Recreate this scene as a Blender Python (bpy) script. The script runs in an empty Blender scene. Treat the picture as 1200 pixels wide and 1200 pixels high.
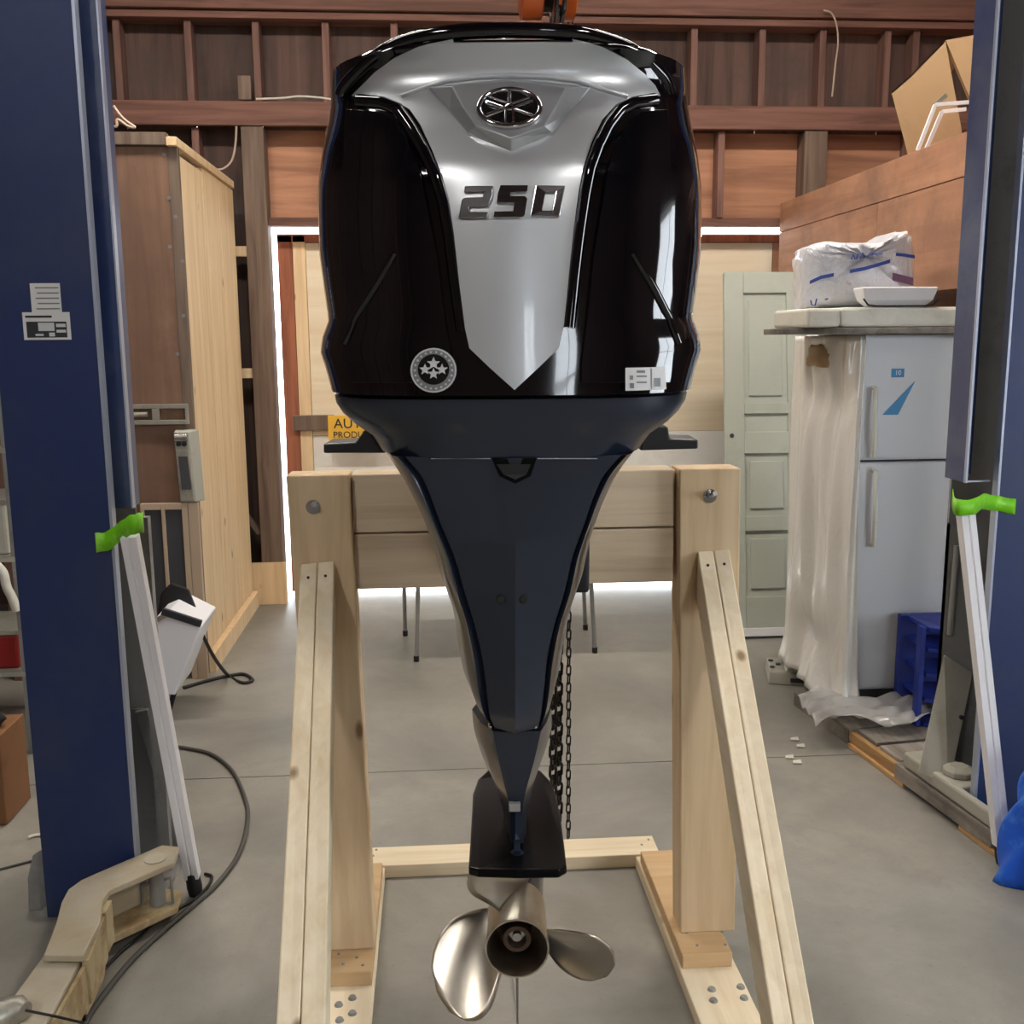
import bpy, bmesh, math, random
from mathutils import Vector, Matrix
random.seed(7)
S = bpy.context.scene
COL = S.collection
R = math.radians
# ------------------------------------------------------------------ camera
F, PITCH, YAW, ROLL, H = 1200.0, R(9.7), R(4.2), R(0.4), 1.62
cd = bpy.data.cameras.new('camera'); cam = bpy.data.objects.new('camera', cd); COL.objects.link(cam)
cd.sensor_fit = 'HORIZONTAL'; cd.sensor_width = 36.0; cd.lens = 36.0
cd.clip_start = 0.05; cd.clip_end = 200
cam.matrix_world = (Matrix.Translation((0, 0, H)) @ Matrix.Rotation(-YAW, 4, 'Z') @ Matrix.Rotation(R(90)-PITCH, 4, 'X') @ Matrix.Rotation(-ROLL, 4, 'Z'))
S.camera = cam
# ------------------------------------------------------------------ world, exposure
S.view_settings.view_transform = 'Standard'; S.view_settings.look = 'None'
S.view_settings.gamma = 1.0; S.view_settings.use_curve_mapping = False
S.view_settings.exposure = 1.42
W = bpy.data.worlds.new('sky'); S.world = W; W.use_nodes = True
wn = W.node_tree
wn.nodes['Background'].inputs[0].default_value = (0.86, 0.93, 1.0, 1)
wn.nodes['Background'].inputs[1].default_value = 5.0
LAMP = 17.0            # strength of the ceiling light diffusers
# ------------------------------------------------------------------ helpers: measuring
def ray(px, py):
    a = (px-600)/F; b = (600-py)/F
    x = a*math.cos(ROLL)+b*math.sin(ROLL); y = b*math.cos(ROLL)-a*math.sin(ROLL)
    f = math.cos(PITCH)+y*math.sin(PITCH); u = y*math.cos(PITCH)-math.sin(PITCH)
    return x, f, u
def wray(px, py):
    x, f, u = ray(px, py)
    return (x*math.cos(YAW)+f*math.sin(YAW), -x*math.sin(YAW)+f*math.cos(YAW), u)
def hy(px, py, Y):
    r = wray(px, py); t = Y/r[1]; return Vector((r[0]*t, Y, H+r[2]*t))
def hz(px, py, Z=0.0):
    r = wray(px, py); t = (Z-H)/r[2]; return Vector((r[0]*t, r[1]*t, Z))
def hx(px, py, X):
    r = wray(px, py); t = X/r[0]; return Vector((X, r[1]*t, H+r[2]*t))
def ml(px, py, fwd):                 # local frame of the motor: right, forward, up
    x, f, u = ray(px, py); t = fwd/f
    return Vector((x*t, fwd, H+u*t))
def lerp(tab, x):
    if x <= tab[0][0]: return tab[0][1]
    for (a, va), (b, vb) in zip(tab, tab[1:]):
        if x <= b: return va+(vb-va)*(x-a)/(b-a)
    return tab[-1][1]
# ------------------------------------------------------------------ helpers: objects
def thing(name, label, cat, loc=(0, 0, 0), rz=0.0, group=None):
    o = bpy.data.objects.new(name, None); COL.objects.link(o)
    o.empty_display_size = 0.1
    o.location = loc; o.rotation_euler = (0, 0, rz)
    o['label'] = label; o['category'] = cat
    if group: o['group'] = group
    return o
def tag(o, label, cat, group=None, kind=None):
    o['label'] = label; o['category'] = cat
    if group: o['group'] = group
    if kind: o['kind'] = kind
    return o
def root_of(p):
    while p.parent: p = p.parent
    return p
class MB:
    def __init__(s): s.v = []; s.f = []
    def add(s, vs, fs):
        n = len(s.v); s.v += [Vector(v) for v in vs]; s.f += [tuple(i+n for i in f) for f in fs]; return s
    def box(s, x0, x1, y0, y1, z0, z1):
        return s.add([(x0,y0,z0),(x1,y0,z0),(x1,y1,z0),(x0,y1,z0),(x0,y0,z1),(x1,y0,z1),(x1,y1,z1),(x0,y1,z1)],
                     [(0,3,2,1),(4,5,6,7),(0,1,5,4),(1,2,6,5),(2,3,7,6),(3,0,4,7)])
    def hexa(s, b, t):                # bottom ring, top ring (same count)
        return s.loft([b, t])
    def loft(s, rings, cap=True, closed=True):
        n = len(rings[0]); vs = [p for r in rings for p in r]; fs = []
        for i in range(len(rings)-1):
            for j in range(n if closed else n-1):
                a = i*n+j; b = i*n+(j+1) % n
                fs.append((a, b, b+n, a+n))
        if cap and closed:
            fs.append(tuple(range(n-1, -1, -1))); fs.append(tuple(range((len(rings)-1)*n, len(rings)*n)))
        return s.add(vs, fs)
    def bar(s, a, b, w, t, up=(0, 0, 1)):   # board from a to b, w across (perp to up), t along up-ish
        a = Vector(a); b = Vector(b); d = (b-a).normalized(); sx = d.cross(Vector(up)).normalized(); sy = sx.cross(d).normalized()
        c = [(-w/2, -t/2), (w/2, -t/2), (w/2, t/2), (-w/2, t/2)]
        return s.loft([[p+sx*i+sy*j for i, j in c] for p in (a, b)])
    def tube(s, pts, r, n=8, closed=False):
        pts = [Vector(p) for p in pts]; rings = []
        N = len(pts); prev = None
        for i, p in enumerate(pts):
            if closed: d = pts[(i+1) % N]-pts[i-1]
            else: d = pts[min(i+1, N-1)]-pts[max(i-1, 0)]
            d.normalize()
            if prev is None:
                ref = Vector((0, 0, 1)) if abs(d.z) < .9 else Vector((1, 0, 0)); sx = d.cross(ref).normalized()
            else: sx = (prev-d*prev.dot(d)).normalized()
            prev = sx; sy = d.cross(sx)
            rr = r[i] if isinstance(r, (list, tuple)) else r
            rings.append([p+sx*rr*math.cos(2*math.pi*k/n)+sy*rr*math.sin(2*math.pi*k/n) for k in range(n)])
        if closed: rings.append(rings[0]); return s.loft(rings, cap=False)
        return s.loft(rings)
    def cyl(s, a, b, r, n=16, r2=None):
        return s.tube([a, b], [r, r if r2 is None else r2], n)
    def prism(s, poly, d):            # 3d polygon + extrusion vector
        d = Vector(d); n = len(poly); p = [Vector(q) for q in poly]
        return s.loft([p, [q+d for q in p]])
    def grid(s, fn, nu, nv):
        vs = [fn(i/nu, j/nv) for i in range(nu+1) for j in range(nv+1)]
        fs = [(i*(nv+1)+j, (i+1)*(nv+1)+j, (i+1)*(nv+1)+j+1, i*(nv+1)+j+1) for i in range(nu) for j in range(nv)]
        return s.add(vs, fs)
    def bm(s):
        b = bmesh.new()
        vs = [b.verts.new(v) for v in s.v]
        for f in s.f:
            try: b.faces.new([vs[i] for i in f])
            except ValueError: pass
        bmesh.ops.recalc_face_normals(b, faces=b.faces)
        return b
def put(name, geo, mat, parent=None, bev=0.0, smooth=None, kind=None, label=None, solid=0.0, local=False, seg=2):
    b = geo.bm() if isinstance(geo, MB) else geo
    me = bpy.data.meshes.new(name)
    if parent is not None and not local:
        off = Vector((0, 0, 0)); q = parent
        while q: off += Vector(q.location); q = q.parent
        if off.length > 0: bmesh.ops.translate(b, vec=-off, verts=b.verts)
    b.to_mesh(me); b.free()
    me.materials.append(mat)
    if smooth is not None:
        me.shade_smooth(); me.set_sharp_from_angle(angle=R(smooth))
    o = bpy.data.objects.new(name, me); COL.objects.link(o)
    if parent is not None: o.parent = parent
    if solid:
        m = o.modifiers.new('thickness', 'SOLIDIFY'); m.thickness = solid; m.offset = 0
    if bev:
        m = o.modifiers.new('bevel', 'BEVEL'); m.width = bev; m.segments = seg; m.limit_method = 'ANGLE'; m.angle_limit = R(40)
        m.harden_normals = False
    if kind: o['kind'] = kind
    if label: o['label'] = label
    return o
def dup(o, parent=None, loc=None):
    c = o.copy(); COL.objects.link(c)
    if parent is not None: c.parent = parent
    if loc is not None: c.location = loc
    return c
def text_bm(body, size, depth):
    cu = bpy.data.curves.new('text', 'FONT'); cu.body = body; cu.size = size; cu.extrude = depth; cu.align_x = 'CENTER'; cu.align_y = 'CENTER'
    o = bpy.data.objects.new('text', cu); COL.objects.link(o)
    dg = bpy.context.evaluated_depsgraph_get(); me = bpy.data.meshes.new_from_object(o.evaluated_get(dg))
    b = bmesh.new(); b.from_mesh(me)
    bpy.data.objects.remove(o); bpy.data.meshes.remove(me); bpy.data.curves.remove(cu)
    return b
# ------------------------------------------------------------------ helpers: materials
def L(c):
    c /= 255.0
    return c/12.92 if c <= .04045 else ((c+.055)/1.055)**2.4
def rgb(r, g, b): return (L(r), L(g), L(b), 1)
class M:
    def __init__(s, name):
        s.m = bpy.data.materials.new(name); s.m.use_nodes = True; s.t = s.m.node_tree; s.n = s.t.nodes; s.p = s.n['Principled BSDF']
    def new(s, typ, **k):
        n = s.n.new(typ)
        for a, v in k.items(): setattr(n, a, v)
        return n
    def link(s, a, b): s.t.links.new(a, b)
    def set(s, **k):
        for a, v in k.items(): s.p.inputs[a.replace('_', ' ')].default_value = v
        return s
    def coord(s, scale=(1, 1, 1), kind='Object'):
        tc = s.new('ShaderNodeTexCoord'); mp = s.new('ShaderNodeMapping'); mp.inputs['Scale'].default_value = scale
        oi = s.new('ShaderNodeObjectInfo'); vm = s.new('ShaderNodeVectorMath', operation='SCALE'); vm.inputs[0].default_value = (13, 7, 19)
        s.link(oi.outputs['Random'], vm.inputs['Scale']); s.link(vm.outputs[0], mp.inputs['Location'])
        s.link(tc.outputs[kind], mp.inputs['Vector']); return mp.outputs['Vector']
    def noise(s, vec, scale, detail=4, rough=.6, dist=0):
        n = s.new('ShaderNodeTexNoise'); n.inputs['Scale'].default_value = scale; n.inputs['Detail'].default_value = detail
        n.inputs['Roughness'].default_value = rough; n.inputs['Distortion'].default_value = dist
        s.link(vec, n.inputs['Vector']); return n.outputs['Fac']
    def ramp(s, fac, stops):
        r = s.new('ShaderNodeValToRGB'); e = r.color_ramp.elements
        while len(e) < len(stops): e.new(.5)
        for i, (p, c) in enumerate(stops): e[i].position = p; e[i].color = c
        s.link(fac, r.inputs['Fac']); return r.outputs['Color']
    def mix(s, fac, a, b, mode='MIX'):
        m = s.new('ShaderNodeMix', data_type='RGBA', blend_type=mode)
        if isinstance(fac, (int, float)): m.inputs[0].default_value = fac
        else: s.link(fac, m.inputs[0])
        for i, v in ((6, a), (7, b)):
            if isinstance(v, tuple): m.inputs[i].default_value = v
            else: s.link(v, m.inputs[i])
        return m.outputs[2]
    def bump(s, h, strength=.3, dist=.01):
        b = s.new('ShaderNodeBump'); b.inputs['Strength'].default_value = strength; b.inputs['Distance'].default_value = dist
        s.link(h, b.inputs['Height']); s.link(b.outputs[0], s.p.inputs['Normal'])
    def col(s, c): s.link(c, s.p.inputs['Base Color'])
def plain(name, c, rough=.5, metal=0, coat=0, **k):
    m = M(name); m.set(Base_Color=c, Roughness=rough, Metallic=metal, Coat_Weight=coat, **k); return m.m
def wood(name, light, dark, axis='z', rough=.75, knots=True, vary=.25, grain=1.0, stain=None):
    m = M(name); sc = {'x': (.06, 1, 1), 'y': (1, .06, 1), 'z': (1, 1, .06)}[axis]
    v = m.coord(sc); f = m.noise(v, 22*grain, 5, .6, .6)
    c = m.ramp(f, [(.3, dark), (.55, tuple((a*.65+b*.35) for a, b in zip(light, dark))), (.75, light)])
    oi = m.new('ShaderNodeObjectInfo'); h = m.new('ShaderNodeHueSaturation'); mr = m.new('ShaderNodeMapRange')
    mr.inputs['To Min'].default_value = 1-vary; mr.inputs['To Max'].default_value = 1+vary*.6
    m.link(oi.outputs['Random'], mr.inputs['Value']); m.link(mr.outputs[0], h.inputs['Value']); m.link(c, h.inputs['Color'])
    c = h.outputs['Color']
    if knots:
        ks = {'x': (.45, 1, 1), 'y': (1, .45, 1), 'z': (1, 1, .45)}[axis]
        vo = m.new('ShaderNodeTexVoronoi'); vo.inputs['Scale'].default_value = 7; m.link(m.coord(ks), vo.inputs['Vector'])
        k = m.ramp(vo.outputs['Distance'], [(.04, (1, 1, 1, 1)), (.10, (0, 0, 0, 1))])
        c = m.mix(k, c, tuple(x*y for x, y in zip(dark[:3], (.42, .34, .28)))+(1,))
    if stain:
        v2 = m.coord((1, 1, 1)); s2 = m.ramp(m.noise(v2, 2.2, 6, .7), [(.45, (0, 0, 0, 1)), (.68, (1, 1, 1, 1))]); c = m.mix(s2, c, stain)
    m.col(c); m.set(Roughness=rough); m.bump(f, .25, .004); return m.m
def dirty(name, c, d, rough=.4, metal=0, scale=3, lo=.5, hi=.75, coat=0, stretch=(1, 1, 1), bump=0):
    m = M(name); v = m.coord(stretch); f = m.noise(v, scale, 8, .7, .3)
    k = m.ramp(f, [(lo, (0, 0, 0, 1)), (hi, (1, 1, 1, 1))])
    m.col(m.mix(k, c, d)); m.set(Roughness=rough, Metallic=metal, Coat_Weight=coat)
    if bump: m.bump(f, bump, .01)
    return m.m

MAT = {}
MAT['pine'] = wood('pale_pine', rgb(246, 232, 204), rgb(224, 204, 168), 'z', vary=.1)
MAT['pine_x'] = wood('pale_pine_x', rgb(246, 232, 204), rgb(222, 202, 166), 'x', vary=.1)
MAT['pine_y'] = wood('pale_pine_y', rgb(248, 234, 206), rgb(228, 208, 172), 'y', vary=.1)
MAT['greypine_x'] = wood('weathered_pine_x', rgb(232, 212, 182), rgb(200, 176, 146), 'x', vary=.08)
MAT['postpine'] = wood('post_pine', rgb(236, 210, 172), rgb(212, 182, 140), 'z', vary=.08)
MAT['endgrain'] = wood('end_grain', rgb(218, 188, 146), rgb(200, 164, 118), 'x', knots=False, vary=.05)
MAT['stud'] = wood('red_stud', rgb(150, 112, 100), rgb(104, 74, 66), 'z', knots=False)
MAT['stud_x'] = wood('red_stud_x', rgb(144, 102, 88), rgb(94, 64, 54), 'x', knots=False, vary=.15)
MAT['greystud'] = wood('grey_stud', rgb(140, 120, 105), rgb(92, 74, 64), 'z', knots=False)
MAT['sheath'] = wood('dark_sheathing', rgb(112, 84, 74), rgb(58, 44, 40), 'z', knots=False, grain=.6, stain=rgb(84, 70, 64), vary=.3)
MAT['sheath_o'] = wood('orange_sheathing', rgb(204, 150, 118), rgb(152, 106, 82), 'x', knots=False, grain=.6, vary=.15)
MAT['loftply'] = wood('loft_plywood', rgb(206, 154, 122), rgb(162, 114, 86), 'y', knots=False, grain=.5, vary=.08, stain=rgb(150, 112, 90))
MAT['cabply'] = wood('cabinet_plywood', rgb(146, 112, 90), rgb(108, 80, 64), 'z', knots=False, grain=.5, vary=.05, stain=rgb(112, 84, 70))
MAT['paleply'] = wood('pale_plywood', rgb(252, 240, 216), rgb(234, 214, 182), 'x', knots=False, grain=.5, vary=.05)
MAT['brightwhite'] = dirty('bright_white', rgb(250, 249, 244), rgb(238, 234, 224), .6, scale=5)
MAT['redwood'] = wood('red_jamb', rgb(176, 108, 78), rgb(130, 76, 54), 'z', knots=False)
MAT['lumber'] = wood('old_lumber', rgb(242, 216, 176), rgb(218, 186, 142), 'z', vary=.12)
MAT['greywood'] = wood('grey_wood', rgb(166, 158, 148), rgb(112, 104, 96), 'y', knots=False, stain=rgb(84, 80, 76))
MAT['rawwood'] = wood('raw_pallet_wood', rgb(206, 166, 112), rgb(150, 108, 66), 'y', knots=False)
MAT['blue'] = dirty('blue_column_paint', rgb(22, 42, 90), rgb(44, 56, 84), .48, scale=2.6, lo=.46, hi=.76, coat=.15)
MAT['blue_dusty'] = dirty('dusty_blue_paint', rgb(40, 58, 104), rgb(86, 94, 118), .4, scale=3, lo=.4, hi=.75)
MAT['bare'] = dirty('grey_steel', rgb(146, 146, 143), rgb(108, 107, 103), .5, metal=.1, scale=4)
MAT['darkgrey'] = dirty('dark_grey_steel', rgb(104, 100, 94), rgb(78, 74, 70), .6, scale=5)
MAT['edge'] = plain('pale_steel_edge', rgb(170, 178, 196), .4, .5)  # even pale tone for thin edge and seam strips
MAT['steel'] = plain('bright_steel', rgb(190, 190, 188), .25, 1)
MAT['darksteel'] = plain('dark_chain_steel', rgb(48, 46, 44), .45, .8)
MAT['black'] = plain('gloss_black_paint', (.0022, .0022, .0038, 1), .07, 0, .6, Coat_Roughness=.02)
MAT['blackrub'] = plain('black_rubber', rgb(22, 22, 24), .7)
MAT['blackplastic'] = plain('black_plastic', rgb(30, 30, 33), .4)
MAT['satin'] = plain('satin_black_paint', (.003, .003, .004, 1), .22, 0, 0, Specular_IOR_Level=.1)
MAT['navy'] = plain('dark_navy_paint', rgb(32, 41, 58), .3, .3, .5, Coat_Roughness=.06)
MAT['silver'] = M('silver_metallic_paint').set(Base_Color=rgb(206, 209, 212), Roughness=.36, Metallic=.65, Coat_Weight=.7, Coat_Roughness=.05).m
MAT['silverd'] = plain('bezel_silver_paint', rgb(180, 183, 186), .36, .65, .5)
MAT['chrome'] = plain('chrome', rgb(205, 205, 208), .09, 1)
MAT['darkchrome'] = plain('dark_chrome', rgb(170, 168, 170), .14, 1)
MAT['badge'] = plain('badge_black', rgb(14, 14, 16), .25, 0, .8)
MAT['prop'] = dirty('stainless_propeller', rgb(196, 188, 174), rgb(160, 144, 124), .3, 1, 4)
MAT['propin'] = plain('dull_hub_metal', rgb(96, 82, 72), .5, .8)
MAT['decal'] = plain('decal_white', rgb(200, 202, 204), .5)
MAT['decalgrey'] = plain('decal_grey', rgb(120, 122, 126), .5)
MAT['label'] = plain('label_white', rgb(214, 214, 212), .5)
MAT['ink'] = plain('dark_ink', rgb(38, 40, 46), .6)
MAT['green'] = dirty('green_tape', rgb(120, 206, 20), rgb(168, 226, 90), .5, scale=20, lo=.5, hi=.7)
MAT['white'] = plain('white_plastic', rgb(232, 232, 236), .4)
MAT['offwhite'] = dirty('off_white_plastic', rgb(222, 220, 208), rgb(196, 192, 178), .5, scale=5)
MAT['fridge'] = plain('fridge_enamel', rgb(204, 207, 212), .32)
MAT['gasket'] = plain('dark_gasket', rgb(70, 72, 74), .6)
MAT['sage'] = dirty('sage_green_paint', rgb(178, 183, 171), rgb(166, 170, 158), .5, scale=3)
MAT['card'] = dirty('cardboard', rgb(178, 148, 110), rgb(162, 132, 98), .8, scale=4)
MAT['cardl'] = dirty('brown_carton', rgb(134, 92, 58), rgb(112, 76, 46), .8, scale=4)
MAT['orange'] = plain('orange_hoist_paint', rgb(206, 92, 30), .35, 0, .4)
MAT['armdust'] = dirty('dusty_arm_paint', rgb(190, 182, 162), rgb(176, 158, 124), .8, scale=5, lo=.4, hi=.7, bump=.15)
MAT['armrust'] = dirty('rusty_arm_edge', rgb(186, 170, 134), rgb(150, 120, 80), .8, scale=9, lo=.45, hi=.65, bump=.15)
MAT['cable'] = plain('grey_cable', rgb(74, 72, 68), .6)
MAT['blackwire'] = plain('black_wire', rgb(26, 26, 26), .5)
MAT['rope'] = plain('pale_cord', rgb(190, 170, 152), .8)
MAT['bluebag'] = plain('blue_print', rgb(52, 78, 160), .5)
MAT['purple'] = plain('purple_print', rgb(96, 62, 92), .5)
MAT['bluest'] = plain('blue_sticker', rgb(20, 124, 178), .4)
MAT['tarp'] = dirty('blue_tarp', rgb(20, 92, 214), rgb(80, 150, 240), .45, scale=8, lo=.5, hi=.7)
MAT['cratblue'] = plain('blue_crate_plastic', rgb(24, 44, 132), .4)
MAT['yellow'] = dirty('yellow_sign', rgb(240, 190, 70), rgb(226, 168, 60), .6, scale=6)
MAT['red'] = plain('red_plastic', rgb(150, 34, 30), .5)
MAT['greencloth'] = plain('green_cloth', rgb(16, 90, 60), .9)
MAT['louver'] = plain('dark_panel', rgb(62, 62, 66), .6)
MAT['frame'] = plain('tan_frame', rgb(182, 160, 136), .6)
MAT['toolmetal'] = dirty('worn_aluminium', rgb(176, 172, 160), rgb(120, 114, 104), .4, .6, 12)
MAT['dustgrey'] = dirty('dusty_grey_metal', rgb(168, 166, 154), rgb(146, 142, 126), .7, scale=4)
# ---- clear plastic wrap
def plastic(name, tint, alpha, bumpy):
    m = M(name); v = m.coord((1, 1, .6)); f = m.noise(v, 7, 5, .6, 2.0)
    m.set(Base_Color=tint, Roughness=.28, Coat_Weight=.5, Alpha=alpha)
    m.bump(f, bumpy, .03); return m.m
MAT['skirt'] = plastic('floor_plastic', rgb(214, 212, 208), .5, .3)
MAT['wrap'] = plastic('dust_sheet_plastic', rgb(240, 238, 232), .88, .25)
MAT['bag'] = plastic('shopping_bag_plastic', rgb(224, 226, 234), .97, .8)
# ---- concrete
def concrete():
    m = M('concrete'); tc = m.new('ShaderNodeTexCoord'); v = tc.outputs['Object']
    a = m.noise(v, 1.1, 8, .65, .4); b = m.noise(v, 7, 6, .7); d = m.noise(v, 60, 3, .6)
    c = m.ramp(a, [(.28, rgb(106, 105, 99)), (.5, rgb(138, 135, 127)), (.72, rgb(162, 158, 147))])
    c = m.mix(m.ramp(b, [(.5, (0, 0, 0, 1)), (.72, (.6, .6, .6, 1))]), c, rgb(134, 126, 120))
    c = m.mix(m.ramp(d, [(.62, (0, 0, 0, 1)), (.72, (.5, .5, .5, 1))]), c, rgb(118, 114, 110))
    m.col(c); r = m.ramp(a, [(.3, (.42, .42, .42, 1)), (.7, (.62, .62, .62, 1))]); m.link(r, m.p.inputs['Roughness'])
    m.bump(d, .12, .004); return m.m
MAT['concrete'] = concrete()
MAT['ceil'] = wood('ceiling_boards', rgb(96, 66, 56), rgb(60, 42, 36), 'x', knots=False)
for i, (k, c) in enumerate(((1.75, (1, .97, .93, 1)), (.5, (1, .97, .93, 1)), (1.35, (1, .91, .80, 1)))): MAT['lit%d' % i] = M('light_diffuser').set(Base_Color=(.9, .9, .9, 1), Emission_Color=c, Emission_Strength=LAMP*k).m
MAT['glass'] = M('window_glass').set(Base_Color=(1, 1, 1, 1), Roughness=.02, Alpha=.12).m
MAT['outside'] = dirty('outside_gravel', rgb(200, 196, 186), rgb(180, 176, 166), .9, scale=8)

# ================================================================== SETTING
BW = 6.25                                   # face of the girts on the back wall
X0, X1, Y0, Y1, ZC = -4.2, 4.6, -5.5, 6.42, 4.5
# floor slabs either side of saw-cut joints
fl = put('floor', MB().box(X0-.1, X1+.1, Y0-.1, Y1+.1, -.2, -.006), MAT['concrete'], kind='structure')
jx = hz(603, 1180).x
jy = hz(280, 911).y
for a, b in ((X0, jx-.004), (jx+.004, X1)):
    for c, d in ((Y0, jy-.003), (jy+.003, Y1)):
        put('concrete_slab', MB().box(a, b, c, d, -.02, 0), MAT['concrete'], fl)
put('ground_outside', MB().box(-14, 14, Y1+.1, 16, -.3, -.05), MAT['outside'], kind='structure')['label'] = 'pale gravel ground outside'
cl = put('ceiling', MB().box(X0-.1, X1+.1, Y0-.1, Y1+.1, ZC, ZC+.1), MAT['ceil'], kind='structure')
for i in range(9):
    y = -5+i*1.35
    put('joist', MB().box(X0, X1, y-.02, y+.02, ZC-.2, ZC), MAT['ceil'], cl)
# ---- back wall
wb = bpy.data.objects.new('wall_back', None); COL.objects.link(wb); wb.location = (0, BW, 0); wb['kind'] = 'structure'
SH = 6.40                                   # inside face of the sheathing
def dx(px, py=300): return hy(px, py, BW).x
DL, DR, DT = hy(317, 400, 6.41).x, 2.14, 2.262 # door opening
# sheathing panels between studs (each bay a panel)
upper = [-4.2, -3.0, -2.4]+[hy(p, 60, BW).x for p in (135, 219, 299, 381, 462)]+[.35, .78]+[hy(p, 90, BW).x for p in (815, 895, 966, 1042)]+[2.9, 3.5, 4.6]
for i, (a, b) in enumerate(zip(upper, upper[1:])):
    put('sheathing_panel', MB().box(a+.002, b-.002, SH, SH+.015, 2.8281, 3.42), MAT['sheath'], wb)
lower = [-4.2, -3.0, -2.2]+[hy(p, 200, BW).x for p in (229, 305)]+[DL, hy(386, 200, BW).x, -.1, .35, .8]+[hy(p, 200, BW).x for p in (847, 952)]+[2.25, 2.9, 3.5, 4.6]
for a, b in zip(lower, lower[1:]):
    z0 = DT+.015 if a >= DL-.01 and b <= 2.3 else 0.0
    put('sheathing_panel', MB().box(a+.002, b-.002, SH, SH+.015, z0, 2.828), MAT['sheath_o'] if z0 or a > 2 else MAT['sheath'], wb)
put('gable_panel', MB().box(X0, X1, SH, SH+.015, 3.42, ZC), MAT['sheath'], wb)
for x in upper[1:-1]:
    put('stud', MB().box(x-.02, x+.02, 6.29, SH-.001, 2.96, 3.40), MAT['stud'], wb, bev=.003)
for x in (hy(229, 200, BW).x, hy(386, 200, BW).x, -.1, .35, .8, hy(847, 200, BW).x, 2.9, 3.5, -3.0):
    put('stud', MB().box(x-.02, x+.02, 6.29, SH-.001, DT+.06 if DL < x < DR else 0, 2.82), MAT['stud'], wb, bev=.003)
xa, xb = hy(943, 200, BW).x, hy(969, 200, BW).x
put('post', MB().box(xa, xb, 6.26, SH-.001, DT+.05, 2.82), MAT['greystud'], wb, bev=.003)
xa, xb = hy(284, 200, BW).x, hy(315, 300, BW).x
put('post', MB().box(xa, xb, 6.255, SH-.001, 0, 2.82), MAT['greystud'], wb, bev=.004)
put('cleat', MB().box(hy(278, 100, BW).x, hy(293, 100, BW).x, 6.27, 6.285, 2.97, 3.1), MAT['greystud'], wb, bev=.002)
put('girt', MB().box(X0, X1, BW, 6.288, 2.825, 2.958), MAT['stud_x'], wb, bev=.004)
put('top_plate', MB().box(X0, X1, BW, SH-.001, 3.402, 3.44), MAT['stud_x'], wb, bev=.003)
put('top_plate', MB().box(X0, X1, BW-.03, BW+.01, 3.445, 3.60), MAT['stud_x'], wb, bev=.003)
put('top_plate', MB().box(X0, X1, BW-.05, BW+.01, 3.62, 3.78), MAT['stud_x'], wb, bev=.003)
put('header', MB().box(DL-.05, DR+.1, 6.30, SH-.001, DT+.012, DT+.06), MAT['stud_x'], wb, bev=.003)
# short blocks between cabinet and post
for py0, py1 in ((289, 301), (432, 443)):
    a = hy(255, py0, 6.3); b = hy(291, py1, 6.3)
    put('blocking', MB().box(a.x-.15, b.x+.06, 6.27, 6.30, b.z, a.z), MAT['lumber'], wb, bev=.002)
a = hy(283, 600, 6.3); b = hy(305, 625, 6.3)
put('brace', MB().bar(a+Vector((-.05, 0, .09)), b, .03, .045, (0, 1, 0)), MAT['greystud'], wb, bev=.002)
a = hy(284, 660, 6.24); b = hy(337, 712, 6.24)
put('kick_board', MB().box(a.x, b.x, 6.232, 6.252, 0.0, a.z), MAT['lumber'], wb, bev=.003)
# ---- barn door beyond the opening
d1 = bpy.data.objects.new('door_1', None); COL.objects.link(d1); d1.location = (DL, 6.43, 0); d1['kind'] = 'structure'
e0 = hy(330, 400, 6.45).x; e1 = hy(347, 400, 6.45).x; e2 = hy(362, 400, 6.45).x
put('stile', MB().box(e0, e1, 6.44, 6.48, .03, 2.232), MAT['redwood'], d1, bev=.003)
put('stile', MB().box(e1+.003, e2, 6.44, 6.48, .03, 2.232), MAT['lumber'], d1, bev=.003)
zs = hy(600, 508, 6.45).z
e3 = hy(902, 400, 6.45).x
px = [e2+.003, e2+.55, .55, 1.15, e3]
for a, b in zip(px, px[1:]):
    put('plywood_panel', MB().box(a, b-.003, 6.452, 6.468, zs+.003, 2.188), MAT['paleply'], d1)
    put('overlit_panel', MB().box(a, b-.003, 6.448, 6.466, .045, zs), MAT['brightwhite'], d1, label='lower door plywood whitened to show the glare on it')  # lower plywood washed out by light; that glare is put into the white
put('rail', MB().box(e0, e3+.3, 6.44, 6.48, 2.19, 2.24), MAT['redwood'], d1, bev=.003)
put('light_stop', MB().box(e0+.01, DR+.5, 6.485, 6.495, .05, 2.235), MAT['redwood'], d1)  # added, unseen: keeps daylight from leaking between the door boards
put('orange_panel', MB().box(e3+.002, DR+.5, 6.452, 6.468, .09, 2.188), MAT['sheath_o'], d1)
a = hy(343, 487, 6.42); b = hy(392, 504, 6.42)
put('latch_board', MB().box(a.x, b.x, 6.41, 6.439, b.z, a.z), MAT['greystud'], d1, bev=.003)
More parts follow.
